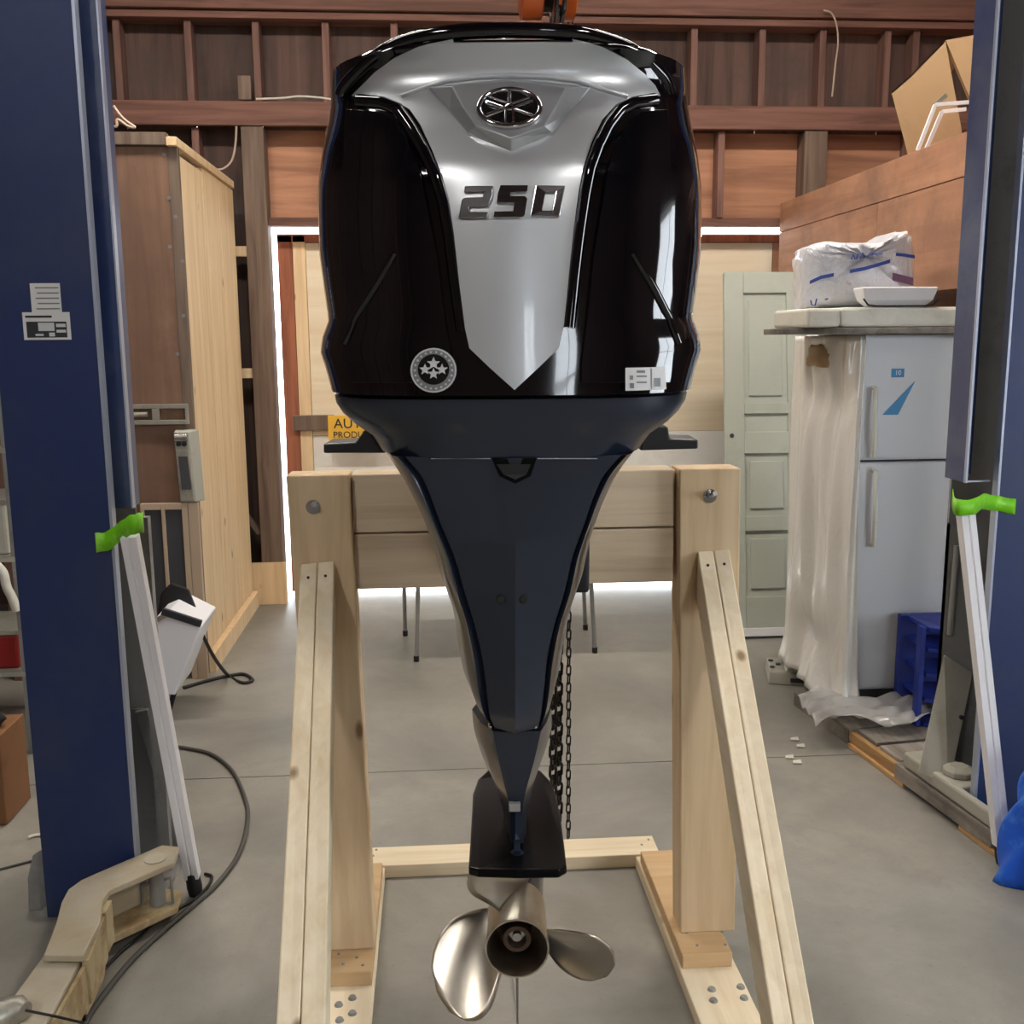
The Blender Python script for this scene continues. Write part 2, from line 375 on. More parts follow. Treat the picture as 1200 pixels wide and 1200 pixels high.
# ---- other walls
wl = put('wall_left', MB().box(X0-.12, X0, Y0, Y1, 0, ZC), MAT['sheath'], kind='structure')
for i in range(9): put('stud', MB().box(X0, X0+.09, Y0+.6+i*1.3, Y0+.64+i*1.3, 0, ZC), MAT['stud'], wl)
WY0, WY1, WZ0, WZ1 = -.6, 1.3, .5, 2.5      # window in the right wall
wr = put('wall_right', MB().box(X1, X1+.12, Y0, WY0, 0, ZC).box(X1, X1+.12, WY1, Y1, 0, ZC).box(X1, X1+.12, WY0, WY1, 0, WZ0).box(X1, X1+.12, WY0, WY1, WZ1, ZC), MAT['sheath'], kind='structure')
def window(name, axis, at, a0, a1, z0, z1, nx, nz):
    w = bpy.data.objects.new(name, None); COL.objects.link(w); w['kind'] = 'structure'
    def bx(u0, u1, c0, c1, v0, v1):
        return MB().box(at+c0, at+c1, u0, u1, v0, v1) if axis == 'x' else MB().box(u0, u1, at+c0, at+c1, v0, v1)
    t = .05
    for u0, u1, v0, v1 in ((a0, a1, z0, z0+t), (a0, a1, z1-t, z1), (a0, a0+t, z0+t, z1-t), (a1-t, a1, z0+t, z1-t)):
        put('window_frame', bx(u0, u1, 0, .06, v0, v1), MAT['brightwhite'], w)
    for i in range(1, nx):
        u = a0+(a1-a0)*i/nx; put('muntin', bx(u-.015, u+.015, .01, .05, z0+t, z1-t), MAT['brightwhite'], w)
    for i in range(1, nz):
        v = z0+(z1-z0)*i/nz; put('muntin', bx(a0+t, a1-t, .015, .045, v-.015, v+.015), MAT['brightwhite'], w)
    for i in range(nx):
        for j in range(nz):
            put('pane', bx(a0+(a1-a0)*i/nx, a0+(a1-a0)*(i+1)/nx, .028, .032, z0+(z1-z0)*j/nz, z0+(z1-z0)*(j+1)/nz), MAT['glass'], w)
window('window_1', 'x', X1+.03, WY0, WY1, WZ0, WZ1, 2, 2)
VX0, VX1, VZ0, VZ1 = .45, 1.25, 1.35, 2.25   # window in the wall behind the camera
put('wall_front', MB().box(X0, VX0, Y0-.12, Y0, 0, ZC).box(VX1, X1, Y0-.12, Y0, 0, ZC).box(VX0, VX1, Y0-.12, Y0, 0, VZ0).box(VX0, VX1, Y0-.12, Y0, VZ1, ZC), MAT['sheath'], kind='structure')
window('window_2', 'y', Y0-.08, VX0, VX1, VZ0, VZ1, 2, 2)
# ---- ceiling lights
for k, (x, y) in enumerate(((-1.9, -2.0), (2.1, -2.0), (-1.25, 2.0), (1.55, 2.0), (-1.0, 4.2), (1.7, 4.2))):
    t = thing('ceiling_light', 'white ceiling light hung on the '+('left' if x < 0 else 'right')+' side, '+('behind the viewer', 'over the motor stand', 'nearest the back wall')[k//2], 'light', (x, y, 4.1), 0, 'workshop ceiling lights')
    ax, ay = ((.16, .65), (.65, .10), (.65, .16))[k//2]
    put('housing', MB().loft([[(x-ax, y-ay, 4.1), (x+ax, y-ay, 4.1), (x+ax, y+ay, 4.1), (x-ax, y+ay, 4.1)], [(x-ax+.05, y-ay+.05, 4.18), (x+ax-.05, y-ay+.05, 4.18), (x+ax-.05, y+ay-.05, 4.18), (x-ax+.05, y+ay-.05, 4.18)]]), MAT['white'], t)
    put('diffuser', MB().box(x-ax+.02, x+ax-.02, y-ay+.02, y+ay-.02, 4.085, 4.099), MAT['lit%d' % (k//2)], t)
    for q_ in (-.8, .8):
        p_ = (x, y+q_*ay) if ay > ax else (x+q_*ax, y)
        put('hanger', MB().cyl((p_[0], p_[1], 4.15), (p_[0], p_[1], ZC), .004, 6), MAT['darksteel'], t)

# ================================================================== OUTBOARD MOTOR
mot = thing('outboard_motor', 'black and silver outboard motor with 250 on its cowl, bolted to the pine stand', 'motor', (0, 0, 0), -YAW)
def zpy(py, fwd=1.6): return ml(600, py, fwd).z
P_TAB = sorted([(zpy(p), f) for p, f in ((470, 1.586), (455, 1.587), (400, 1.590), (300, 1.593), (205, 1.596), (192, 1.599), (150, 1.622), (112, 1.652), (98, 1.662), (90, 1.668), (75, 1.672), (60, 1.668), (48, 1.656), (40, 1.648), (34, 1.652), (28, 1.68), (20, 1.75))])
W_TAB = sorted([(ml(600, p, lerp([(30, 1.665), (45, 1.70), (70, 1.80), (100, 1.9)], p)).z, h*lerp([(30, 1.70), (45, 1.76), (70, 1.83), (100, 1.9)], p)/1200) for p, h in ((466, 196), (455, 198), (430, 204), (410, 210), (395, 208), (375, 200), (340, 204), (300, 208), (250, 208), (200, 205), (150, 200), (115, 197), (100, 193), (85, 176), (70, 160), (58, 144), (48, 124), (40, 96), (34, 66), (31, 36), (30, 15))])
NF, BF, LB = 3.3, .33, .42
def Pz(z): return lerp(P_TAB, z)
def Wz(z): return lerp(W_TAB, z)
ZT = W_TAB[-1][0]; ZB = zpy(462, 1.62)
def D(u, z):
    s = min(abs(u)/max(Wz(z), .02), .985)
    return Pz(z)+BF*(1-(1-s**NF)**(1/NF))
# resample rows smoothly (Catmull-Rom)
def cat(rows, sub=4):
    out = []; n = len(rows)
    for i in range(n-1):
        p0, p1, p2, p3 = rows[max(i-1, 0)], rows[i], rows[i+1], rows[min(i+2, n-1)]
        for k in range(sub):
            t = k/sub; r = []
            for a, b, c, d in zip(p0, p1, p2, p3):
                a, b, c, d = map(Vector, (a, b, c, d))
                r.append(.5*((2*b)+(c-a)*t+(2*a-5*b+4*c-d)*t*t+(3*b-a-3*c+d)*t**3))
            out.append(r)
    out.append([Vector(p) for p in rows[-1]]); return out
# body: rows of horizontal sections
def cowl_rows():
    rows = []; N = 30
    zs = [ZB+(zpy(110)-ZB)*i/34 for i in range(34)]+[zpy(110)+(ZT-zpy(110))*math.sin(i/26*math.pi/2) for i in range(27)]
    for z in zs:
        w = Wz(z); p = Pz(z); r = []
        for k in range(2*N):                    # front half then back half
            th = -math.pi/2+(-1+2*k/(2*N))*math.pi/1.0
            c, sn = math.cos(th), math.sin(th)
            if sn <= 0:
                u = math.copysign(abs(c)**(2/NF), c)*w; v = p+BF-abs(sn)**(2/NF)*BF
            else:
                u = math.copysign(abs(c)**(2/2.6), c)*w; v = p+BF+abs(sn)**(2/2.6)*LB
            r.append((u, v, z))
        rows.append(r)
    return rows
cowl = put('cowl', MB().loft(cowl_rows()), MAT['black'], mot, smooth=38, local=True)
def to_uz(px, py, off=0.0):
    f = 1.62
    for _ in range(12):
        q = ml(px, py, f); f = D(q.x, q.z)-(off(q.x, q.z) if callable(off) else off)
    return q.x, q.z
def patch(name, outline, off, thick, mat, parent, step=.014, smooth=30, off_fn=None, uz=None, bev=0, label=None):
    pts = uz or [to_uz(*p, off_fn or off) for p in outline]
    b = bmesh.new(); f = b.faces.new([b.verts.new((u, 0, z)) for u, z in pts])
    us = [p[0] for p in pts]; zz = [p[1] for p in pts]
    if step:
        for ax, lo, hi in ((0, min(us), max(us)), (2, min(zz), max(zz))):
            n = int((hi-lo)/step)
            for i in range(1, n+1):
                c = lo+(hi-lo)*i/(n+1); co = [0, 0, 0]; no = [0, 0, 0]; co[ax] = c; no[ax] = 1
                bmesh.ops.bisect_plane(b, geom=b.verts[:]+b.edges[:]+b.faces[:], plane_co=co, plane_no=no)
    for v in b.verts:
        u, z = v.co.x, v.co.z; o = off_fn(u, z) if off_fn else off
        v.co = (u, D(u, z)-o, z)
    be = [e for e in b.edges if len(e.link_faces) == 1]
    g = bmesh.ops.extrude_edge_only(b, edges=be)
    for v in g['geom']:
        if isinstance(v, bmesh.types.BMVert): v.co.y += thick
    bmesh.ops.recalc_face_normals(b, faces=b.faces)
    # orient towards the viewer
    ff = max(b.faces, key=lambda q: abs(q.normal.y)*q.calc_area())
    if ff.normal.y > 0: bmesh.ops.reverse_faces(b, faces=b.faces)
    return put(name, b, mat, parent, smooth=smooth, local=True, bev=bev, label=label)
# silver centre panel and visor
sil = [(412, 112), (424, 100), (440, 84), (462, 68), (490, 55), (530, 46), (565, 42.5), (600, 41.5), (635, 42.5), (672, 46), (708, 56), (735, 70), (755, 86), (768, 100), (774, 112),
       (745, 116), (722, 122), (706, 140), (694, 165), (684, 195), (678, 225), (672, 270), (667, 320), (661, 380), (655, 408), (630, 432), (603, 457),
       (575, 432), (550, 408), (545, 385), (538, 330), (531, 270), (526, 235), (518, 205), (506, 175), (492, 145), (480, 128), (468, 121), (440, 117)]
def soff(u, z):
    return .004+.016*max(0.0, 1-(u/.11)**2)*min(1.0, max(0.0, (zpy(150)-z)/.12))
silver = patch('silver_panel', sil, .006, .03, MAT['silver'], mot, step=.013, off_fn=soff)
# proud black lips beside the silver panel
def surf_tube(name, pts, r, off, mat, parent, n=8):
    out = []
    for (a, b) in zip(pts, pts[1:]):
        for i in range(5): out.append((a[0]+(b[0]-a[0])*i/5, a[1]+(b[1]-a[1])*i/5))
    out.append(pts[-1]); q = []
    for p in out:
        u, z = to_uz(*p, off); q.append((u, D(u, z)-(off(u, z) if callable(off) else off), z))
    return put(name, MB().tube(q, r, n), mat, parent, smooth=60, local=True)
lipL = [(420, 118), (448, 121), (466, 128), (480, 148), (496, 176), (510, 206), (519, 235), (526, 275), (533, 330), (541, 388), (547, 411), (573, 436), (601, 459)]
lipR = [(768, 117), (742, 121), (728, 128), (714, 146), (702, 170), (692, 198), (686, 228), (679, 275), (673, 325), (667, 384), (660, 412), (632, 436), (605, 459)]
def woff(u, z): return .012+max(0.0, Pz(z)-1.598)*.85
for lp in (lipL, lipR): surf_tube('panel_lip', lp[:10], .010, lambda u, z: woff(u, z)-.006, MAT['black'], mot)
# side wing panels: large raised black fields, front of the rear corners
wingL = [(405, 128), (445, 131), (462, 140), (478, 165), (492, 200), (500, 240), (512, 300), (522, 380), (530, 425), (530, 448), (408, 448), (402, 400), (404, 300), (402, 200)]
wingR = [(782, 128), (752, 131), (738, 140), (724, 165), (712, 200), (706, 240), (696, 300), (688, 380), (682, 425), (682, 448), (786, 448), (790, 400), (788, 300), (786, 200)]
patch('wing_panel', wingL, .012, .10, MAT['black'], mot, bev=.006, off_fn=woff)
patch('wing_panel', wingR, .012, .10, MAT['black'], mot, bev=.006, off_fn=woff)
# rim over the visor
rim = [(400, 112), (405, 101), (420, 85), (440, 68), (458, 56), (482, 47), (520, 39.5), (560, 36), (600, 35), (640, 36), (680, 39.5), (716, 49), (740, 59), (760, 74), (778, 93), (784, 110)]
rp = [ml(x, y, 1.655+.09*(abs(x-592)/196)**3.0) for x, y in rim]
put('visor_rim', MB().tube(cat([[p] for p in rp], 5) and [q[0] for q in cat([[p] for p in rp], 5)], .0115, 10), MAT['black'], mot, smooth=60, local=True)
# diagonal crease ridges low on the wings
surf_tube('crease_ridge', [(742, 296), (765, 335), (784, 372), (795, 402)], .007, .012, MAT['black'], mot)
surf_tube('crease_ridge', [(462, 296), (440, 335), (416, 372), (404, 402)], .007, .012, MAT['black'], mot)
# bezel: truncated pentagon with its badge
def bez(pts, off): return [(lambda u, z: Vector((u, D(0, z)+.0-off, z)))(*to_uz(px, py, off)) for px, py in pts]
outer = [(503, 103), (600, 92), (692, 103), (672, 128), (648, 156), (599, 179), (549, 156), (526, 128)]
inner = [(530, 101), (600, 95), (662, 103), (650, 128), (638, 148), (599, 162), (558, 148), (543, 126)]
bo = bez(outer, .0065); bi = bez(inner, .026)
cx = Vector((0, .004, 0))
bezel = put('badge_bezel', MB().loft([[p+Vector((0, .02, 0)) for p in bo], bo, bi]), MAT['silverd'], mot, local=True, bev=.0015, label='raised silver pentagon bezel around the badge')
# ledge line under the visor
surf_tube('visor_ledge', [(470, 112), (503, 100), (525, 94), (560, 90), (600, 88.5), (640, 90), (675, 94), (695, 101), (735, 113)], .004, .006, MAT['silver'], mot)
# badge: chrome ring, black disc, three crossed tuning forks
bu, bz = to_uz(597, 126, .03); bf = min(p.y for p in bi)-.001
tilt = math.atan2(bi[1].y-bi[5].y, bi[1].z-bi[5].z)
ra, rb = 34*1.62/1200, 23*1.62/1200/math.cos(tilt)*.97
def bp(x, y, d):  # point on the tilted badge plane
    return Vector((bu+x, bi[5].y+math.tan(tilt)*(bz+y*math.cos(tilt)-bi[5].z)-d, bz+y*math.cos(tilt)))
n = 40
ringm = MB(); rr = []
for i in range(n):
    a = 2*math.pi*i/n; rr.append(bp(ra*math.cos(a), rb*math.sin(a), .004))
ringm.tube(rr, .0045, 8, True)
badge = put('badge', MB().loft([[bp(ra*math.cos(2*math.pi*i/n), rb*math.sin(2*math.pi*i/n), d) for i in range(n)] for d in (-.004, .004)]), MAT['badge'], bezel, local=True, smooth=40)
put('badge_ring', ringm, MAT['chrome'], bezel, local=True, smooth=60, label='chrome oval ring')
for k in range(3):
    a = math.pi/2+k*2*math.pi/3; ca, sa = math.cos(a), math.sin(a); fk = MB()
    def q(al, ac): return bp((al*ca-ac*sa)*ra*.9, (al*sa+ac*ca)*rb*.9, .0065)
    fk.tube([q(.97, 0), q(.25, 0)], .003, 6)
    U = [q(-.9, .13), q(-.25, .13), q(.05, .12), q(.2, .05), q(.25, 0), q(.2, -.05), q(.05, -.12), q(-.25, -.13), q(-.9, -.13)]
    fk.tube(U, .0028, 6)
    put('tuning_fork', fk, MAT['chrome'], bezel, local=True, smooth=60)
# numerals 250
def gl(poly):   # glyph pixels from the 6x crop
    return [(500+x/6.0, 80+y/6.0) for x, y in poly]
glyphs = [[[(268, 826), (470, 826), (458, 905), (430, 968), (300, 972), (294, 1010), (432, 1010), (424, 1052), (222, 1056), (246, 925), (262, 908), (395, 905), (402, 868), (262, 872)]],
          [[(520, 822), (712, 822), (706, 866), (590, 868), (586, 898), (690, 898), (708, 918), (690, 1030), (672, 1044), (470, 1044), (476, 1006), (608, 1004), (618, 944), (492, 944), (500, 880)]],
          [[(770, 822), (975, 826), (948, 1020), (930, 1038), (738, 1038), (726, 1020), (752, 838)]]]
def noff(u, z): return soff(u, z)+.006
for g in glyphs[:2]:
    patch('numeral', gl(g[0]), .012, .012, MAT['darkchrome'], mot, step=.03, smooth=20, bev=.0012, off_fn=noff)
zo, zi = gl([(765, 822), (975, 824), (950, 1024), (935, 1040), (738, 1040), (724, 1022), (748, 838)]), gl([(836, 868), (908, 868), (884, 1000), (812, 1000)])
# zero: ring of four strokes as one mesh
b = bmesh.new()
q8 = gl([(765, 822), (975, 824), (938, 1040), (726, 1040)])
vo = [to_uz(*p, noff) for p in q8]; vi = [to_uz(*p, noff) for p in zi]
def rv(p, o): return b.verts.new((p[0], D(p[0], p[1])-noff(p[0], p[1])+.012-o, p[1]))
A = [rv(p, .012) for p in vo]; B_ = [rv(p, .012) for p in vi]; A2 = [rv(p, .002) for p in vo]; B2 = [rv(p, .002) for p in vi]
for i in range(4):
    j = (i+1) % 4
    b.faces.new((A[i], A[j], B_[j], B_[i])); b.faces.new((A[i], A2[i], A2[j], A[j])); b.faces.new((B_[i], B_[j], B2[j], B2[i]))
bmesh.ops.recalc_face_normals(b, faces=b.faces)
put('numeral', b, MAT['darkchrome'], mot, local=True, bev=.0012)
# round crest decal, lower left
def disc_pts(cx, cy, r, n=28, ph=0): return [(cx+r*math.cos(2*math.pi*i/n+ph), cy+r*math.sin(2*math.pi*i/n+ph)*.97) for i in range(n)]
dc = patch('crest_decal', disc_pts(508, 434, 27), .0135, .001, MAT['decal'], mot, step=.02, label='round white crest decal')
patch('decal_ring', disc_pts(508, 434, 25), .0139, .0005, MAT['decalgrey'], dc, step=.02)
patch('decal_field', disc_pts(508, 433, 18.5), .0143, .0005, MAT['badge'], dc, step=.02)
def star(cx, cy, r): return [(cx+(r if i % 2 == 0 else r*.45)*math.sin(i*math.pi/5), cy-(r if i % 2 == 0 else r*.45)*math.cos(i*math.pi/5)) for i in range(10)]
for sx, sy, sr in ((508, 426, 8), (498, 433, 7), (518, 433, 7), (508, 438, 7)):
    patch('decal_star', star(sx, sy, sr), .0147, .0004, MAT['decal'], dc, step=0)
for i in range(22):
    a = 2*math.pi*i/22; x, y = 508+22*math.cos(a), 434+21.5*math.sin(a)
    patch('decal_mark', disc_pts(x, y, 1.5, 5, i), .0147, .0004, MAT['decal'], dc, step=0)
# rating label, lower right
lb = patch('rating_label', [(733, 431), (779, 430), (781, 456), (733, 458)], .0135, .001, MAT['label'], mot, step=.02, label='white rating label with small dark marks')
for r4 in ((738, 449, 743, 455), (738, 440, 742, 445), (746, 434, 756, 437), (746, 440, 758, 442), (763, 432, 764.2, 456), (767, 443, 774, 453), (746, 447, 758, 449)):
    x0, y0, x1, y1 = r4
    patch('label_mark', [(x0, y0), (x1, y0), (x1, y1), (x0, y1)], .0145, .0006, MAT['decalgrey'], lb, step=0)
# dark gap between cowl and apron
def section(py, wl, wr, f0, depth, z=None, n=26, e=3.2, zf=None):
    z = ml(600, py, zf or f0).z; r = []
    cx = 600+ (0)
    a = ml(wl, py, f0+depth*.4).x; bq = ml(wr, py, f0+depth*.4).x; c = (a+bq)/2; w = (bq-a)/2
    for k in range(2*n):
        th = -math.pi+k*math.pi/n; cc, sn = math.cos(th), math.sin(th)
        u = c+math.copysign(abs(cc)**(2/e), cc)*w
        v = f0+depth*.45-(abs(sn)**(2/e)*depth*.45 if sn <= 0 else -abs(sn)**(2/e)*depth*.55)
        r.append((u, v, z))
    return r
put('cowl_seal', MB().loft([section(p, 403, 794, 1.625, .66) for p in (459, 468)]), MAT['blackrub'], mot, local=True, smooth=40)
ap = [(465, 400, 797, 1.605), (468, 398, 799, 1.600), (478, 400, 797, 1.602), (490, 407, 790, 1.610), (503, 420, 778, 1.622), (518, 440, 758, 1.634), (537, 452, 745, 1.645)]
put('apron', MB().loft([section(p, l, r, f, .66-.05*i/6) for i, (p, l, r, f) in enumerate(ap)]), MAT['navy'], mot, local=True, smooth=35, label='dark navy apron under the cowl')
# mid section with a flat ridged face, rolled edges and sides
ms = [(537, 450, 747, 475, 728, 1.640), (560, 464, 730, 494, 708, 1.648), (585, 478, 716, 505, 696, 1.657), (620, 494, 702, 518, 684, 1.668), (660, 508, 690, 534, 670, 1.682),
      (700, 518, 682, 545, 661, 1.697), (740, 531, 669, 557, 649, 1.714), (780, 537, 661, 566, 641, 1.731), (820, 544, 655, 571, 637, 1.748), (845, 556, 648, 574, 634, 1.758), (860, 574, 637, 580, 630, 1.765)]
rows = []
for py, sl, sr, fl_, fr, f0 in ms:
    z = ml(602, py, f0).z; cu = ml(604, py, f0).x
    X = lambda p, f: ml(p, py, f).x
    le = fl_-(fl_-sl)*.35; re = fr+(sr-fr)*.35
    rows.append([(cu, f0, z), (X(fl_, f0+.03), f0+.03, z), (X(fl_-1.5, f0+.042), f0+.042, z), (X(le, f0+.03), f0+.032, z), (X(le-(fl_-sl)*.3, f0+.05), f0+.055, z), (X(sl, f0+.16), f0+.16, z), (X(sl, f0+.16)*.9, f0+.45, z), (X(sl, f0+.16)*.5, f0+.58, z),
                 (X(sr, f0+.16)*.5, f0+.58, z), (X(sr, f0+.16)*.9, f0+.45, z), (X(sr, f0+.16), f0+.16, z), (X(re+(sr-fr)*.3, f0+.05), f0+.055, z), (X(re, f0+.03), f0+.032, z), (X(fr+1.5, f0+.042), f0+.042, z), (X(fr, f0+.03), f0+.03, z)])
mid = put('midsection', MB().loft(cat(rows)), MAT['navy'], mot, local=True, smooth=28, label='dark navy tapering leg cover with a centre ridge')
# exhaust notch under the seam
def face_pt(px, py, off):
    f0 = lerp([(m[0], m[5]) for m in ms], py); 
    k = lerp([(m[0], max(abs(m[3]-604), abs(m[4]-604))) for m in ms], py); return ml(px, py, f0+.03*min(1, abs(px-604)/k)+.001-off)
nt = [(576, 537), (629, 537), (622, 558), (604, 567), (585, 558)]
put('vent_notch', MB().loft([[face_pt(*p, -.02) for p in nt], [face_pt(*p, .005) for p in nt]]), MAT['satin'], mid, local=True, bev=.001)
nt = [(582, 544), (622, 544), (617, 556), (604, 562), (590, 556)]
put('vent_slot', MB().loft([[face_pt(*p, .003) for p in nt], [face_pt(*p, .007) for p in nt]]), MAT['blackplastic'], mid, local=True)
for sa, sb in ((505, 575), (630, 700)): put('seam', MB().tube([face_pt(sa, 537.5, .004), face_pt(sb, 537.5, .004)], .0008, 6), MAT['edge'], mid, local=True)
for px in (587, 614):
    c = face_pt(px, 702, .002); put('plug', MB().cyl(c, c+Vector((0, -.004, 0)), .009, 12, .006), MAT['blackrub'], mid, local=True, smooth=40)
for px in (574.5, 627.5):
    c = face_pt(px, 851, -.01); put('screw', MB().cyl(c+Vector((0, .006, 0)), c+Vector((0, -.006, 0)), .005, 10, .003), MAT['steel'], mid, local=True, smooth=40)
c = ml(787, 487, 1.66)
# bracket arms either side
for pts, lab in (([(428, 503), (446, 503), (452, 531), (379, 531), (379, 520), (417, 518)], 'L'), ([(756, 500), (783, 500), (785, 514), (818, 515), (818, 526), (750, 528)], 'R')):
    f = 1.92
    put('bracket_arm', MB().prism([ml(*p, f) for p in pts], (0, .09, 0)), MAT['blackplastic'], mot, local=True, bev=.003)
# transom bracket clamping on the stand (behind the leg)
put('transom_bracket', MB().box(-.13, .17, 2.2, 2.40, 1.06, 1.34).box(-.13, -.08, 2.2, 2.56, 1.315, 1.36).box(.12, .17, 2.2, 2.56, 1.315, 1.36), MAT['blackplastic'], mot, local=True, bev=.008)
put('swivel_arm', MB().box(-.05, .09, 1.95, 2.22, 1.1, 1.28), MAT['blackplastic'], mot, local=True, bev=.01)
# lower housing
lh = [(858, 553, 646, 578, 634, 1.790, .40), (880, 555, 647, 582, 629, 1.80, .40), (900, 560, 642, 586, 624, 1.808, .40), (925, 569, 634, 592, 617, 1.815, .40), (945, 578, 627, 597, 613, 1.822, .40), (975, 588, 620, 599, 613, 1.83, .38), (1012, 594, 618, 600, 614, 1.835, .34)]
rows = []
for py, sl, sr, a, b_, f0, dep in lh:
    z = ml(604, py, f0).z; X = lambda p, f: ml(p, py, f).x
    rows.append([(X(604, f0), f0, z), (X(a, f0), f0+.004, z), (X(a-(a-sl)*.6, f0+.04), f0+.05, z), (X(sl, f0+.1), f0+.12, z), (X((sl+604)/2, f0+.2), f0+dep*.7, z), (X(602, f0+.3), f0+dep, z), (X(606, f0+.3), f0+dep, z), (X((sr+604)/2, f0+.2), f0+dep*.7, z), (X(sr, f0+.1), f0+.12, z), (X(b_+(sr-b_)*.6, f0+.04), f0+.05, z), (X(b_, f0), f0+.004, z)])
put('lower_housing', MB().loft(cat(rows, 3)), MAT['navy'], mot, local=True, smooth=28, label='dark lower unit leg above the propeller')
c = ml(603, 945, 1.818); put('housing_bolt', MB().box(c.x-.011, c.x+.011, c.y-.008, c.y+.03, c.z-.008, c.z+.008), MAT['bare'], mot, local=True, bev=.002)
c = ml(606, 1005, 1.80); put('trim_anode', MB().cyl(c+Vector((0, 0, -.02)), c+Vector((0, 0, .012)), .012, 12).box(c.x-.006, c.x+.006, c.y-.012, c.y+.2, c.z-.03, c.z+.02), MAT['navy'], mot, local=True, smooth=40)
# anti-ventilation plate
zp = ml(605, 1006, 1.775).z
pl = []
for px, py in ((549, 1014), (551, 985), (553, 950), (554, 928), (560, 912), (572, 902), (586, 899), (622, 899), (634, 903), (646, 915), (652, 930), (657, 955), (661, 985), (664, 1012), (655, 1018), (605, 1021), (560, 1018)):
    x, f, u = ray(px, py); t = (zp-H)/u; pl.append((x*t, f*t))
rb2 = [[(x*1.0, f, zp-.014-.25*abs(x)**1.5) for x, f in pl], [(x, f, zp+.004-.25*abs(x)**1.5) for x, f in pl]]
put('ventilation_plate', MB().loft(rb2), MAT['satin'], mot, local=True, bev=.004, label='gloss black plate above the propeller')
# gearcase, skeg
hub = ml(606, 1112, 1.80); hc = hub
gc = MB(); rings = []
for f, r in ((1.95, .052), (2.0, .056), (2.1, .06), (2.2, .058), (2.3, .046), (2.36, .025), (2.38, .006)):
    rings.append([(hc.x+r*math.cos(2*math.pi*k/24), f, hc.z+r*1.05*math.sin(2*math.pi*k/24)) for k in range(24)])
put('gearcase', gc.loft(rings), MAT['navy'], mot, local=True, smooth=40)
put('strut', MB().loft([[(hc.x, 1.93, z), (hc.x-.03, 2.03, z), (hc.x, 2.28, z), (hc.x+.03, 2.03, z)] for z in (hc.z+.03, zp)]), MAT['navy'], mot, local=True, smooth=30)
put('skeg', MB().loft([[(hc.x-.003, 1.93, hc.z-.04), (hc.x, 1.92, hc.z-.04), (hc.x+.003, 1.93, hc.z-.04), (hc.x+.004, 2.2, hc.z-.04), (hc.x-.004, 2.2, hc.z-.04)],
                       [(hc.x-.002, 1.9, hc.z-.24), (hc.x, 1.89, hc.z-.24), (hc.x+.002, 1.9, hc.z-.24), (hc.x+.003, 2.02, hc.z-.24), (hc.x-.003, 2.02, hc.z-.24)]]), MAT['navy'], mot, local=True)
# propeller: hub barrel and three blades
prop = put('propeller', MB(), MAT['prop'], mot, local=True)
R0, R1 = .060, .195
prop_b = MB(); prof_o = [(1.80, .0615), (1.806, .0625), (1.85, .059), (1.95, .058)]; prof_i = [(1.80, .0585), (1.86, .05), (1.92, .048)]
def ringv(f, r, n=36): return [(hc.x+r*math.cos(2*math.pi*k/n), f, hc.z+r*math.sin(2*math.pi*k/n)) for k in range(n)]
prop_b.loft([ringv(f, r) for f, r in [prof_i[2], prof_i[1], prof_i[0]]+prof_o], cap=False)
put('hub_barrel', prop_b, MAT['prop'], prop, local=True, smooth=40)
put('hub_floor', MB().loft([ringv(1.905, .052), ringv(1.915, .052)]), MAT['propin'], prop, local=True)
put('hub_core', MB().loft([ringv(1.905, .030), ringv(1.84, .030), ringv(1.832, .027), ringv(1.832, .019), ringv(1.86, .017)], cap=False), MAT['propin'], prop, local=True, smooth=30, label='dull brown hub sleeve')
put('hub_nut', MB().loft([ringv(1.87, .017, 6), ringv(1.848, .017, 6)]).cyl((hc.x, 1.86, hc.z), (hc.x, 1.838, hc.z), .009, 12), MAT['steel'], prop, local=True)
PITCHR = .62/(2*math.pi)
def blade(phi0):
    NU, NV = 14, 16
    def fn(i, j):
        r = R0*.93+(R1-R0*.93)*i
        span = 1.12*(max(0, 1-((i-.45)/.56)**2 if i > .45 else 1-.18*((.45-i)/.45)**2))**.5
        skew = -.05*i+.12*i*i
        ph = phi0+skew+(j-.5)*span
        v = 1.905-PITCHR*(ph-phi0)-.075*i**1.3
        return Vector((hc.x+r*math.cos(ph), v, hc.z+r*math.sin(ph)))
    m = MB().grid(fn, NU, NV)
    return m
for ph in (97, -23, -143):
    put('blade', blade(R(ph)), MAT['prop'], prop, local=True, smooth=60, solid=.0045)

# ================================================================== ENGINE STAND
st = thing('engine_stand', 'pale pine timber stand with sloping braces carrying the outboard motor', 'stand', (.19, 2.42, 0))
PY = 2.42
lx0, lx1 = hy(335, 560, PY).x, hy(409, 560, PY).x
rx0, rx1 = hy(796, 560, PY).x, hy(868, 560, PY).x
zt = 1.302
for x0, x1, f0, f1 in ((lx0, lx1, lx0+.035, lx1+.025), (rx0, rx1, rx0+.028, rx1+.022)):
    put('post', MB().loft([[(f0, PY, .076), (f1, PY, .076), (f1, PY+.089, .076), (f0, PY+.089, .076)], [(x0, PY, zt), (x1, PY, zt), (x1, PY+.089, zt), (x0, PY+.089, zt)]]), MAT['postpine'], st, bev=.004)
zb = [hy(600, p, PY+.04).z for p in (553, 623, 688)]
zA = hy(450, 555, PY+.04).z; zB_ = hy(450, 624, PY+.04).z; zC_ = hy(450, 689, PY+.04).z
for z0, z1 in ((zB_+.002, zA), (zC_, zB_-.002)):
    put('crossbeam', MB().box(lx1+.003, rx0-.003, PY+.03, PY+.12, z0, z1), MAT['greypine_x'], st, bev=.004)
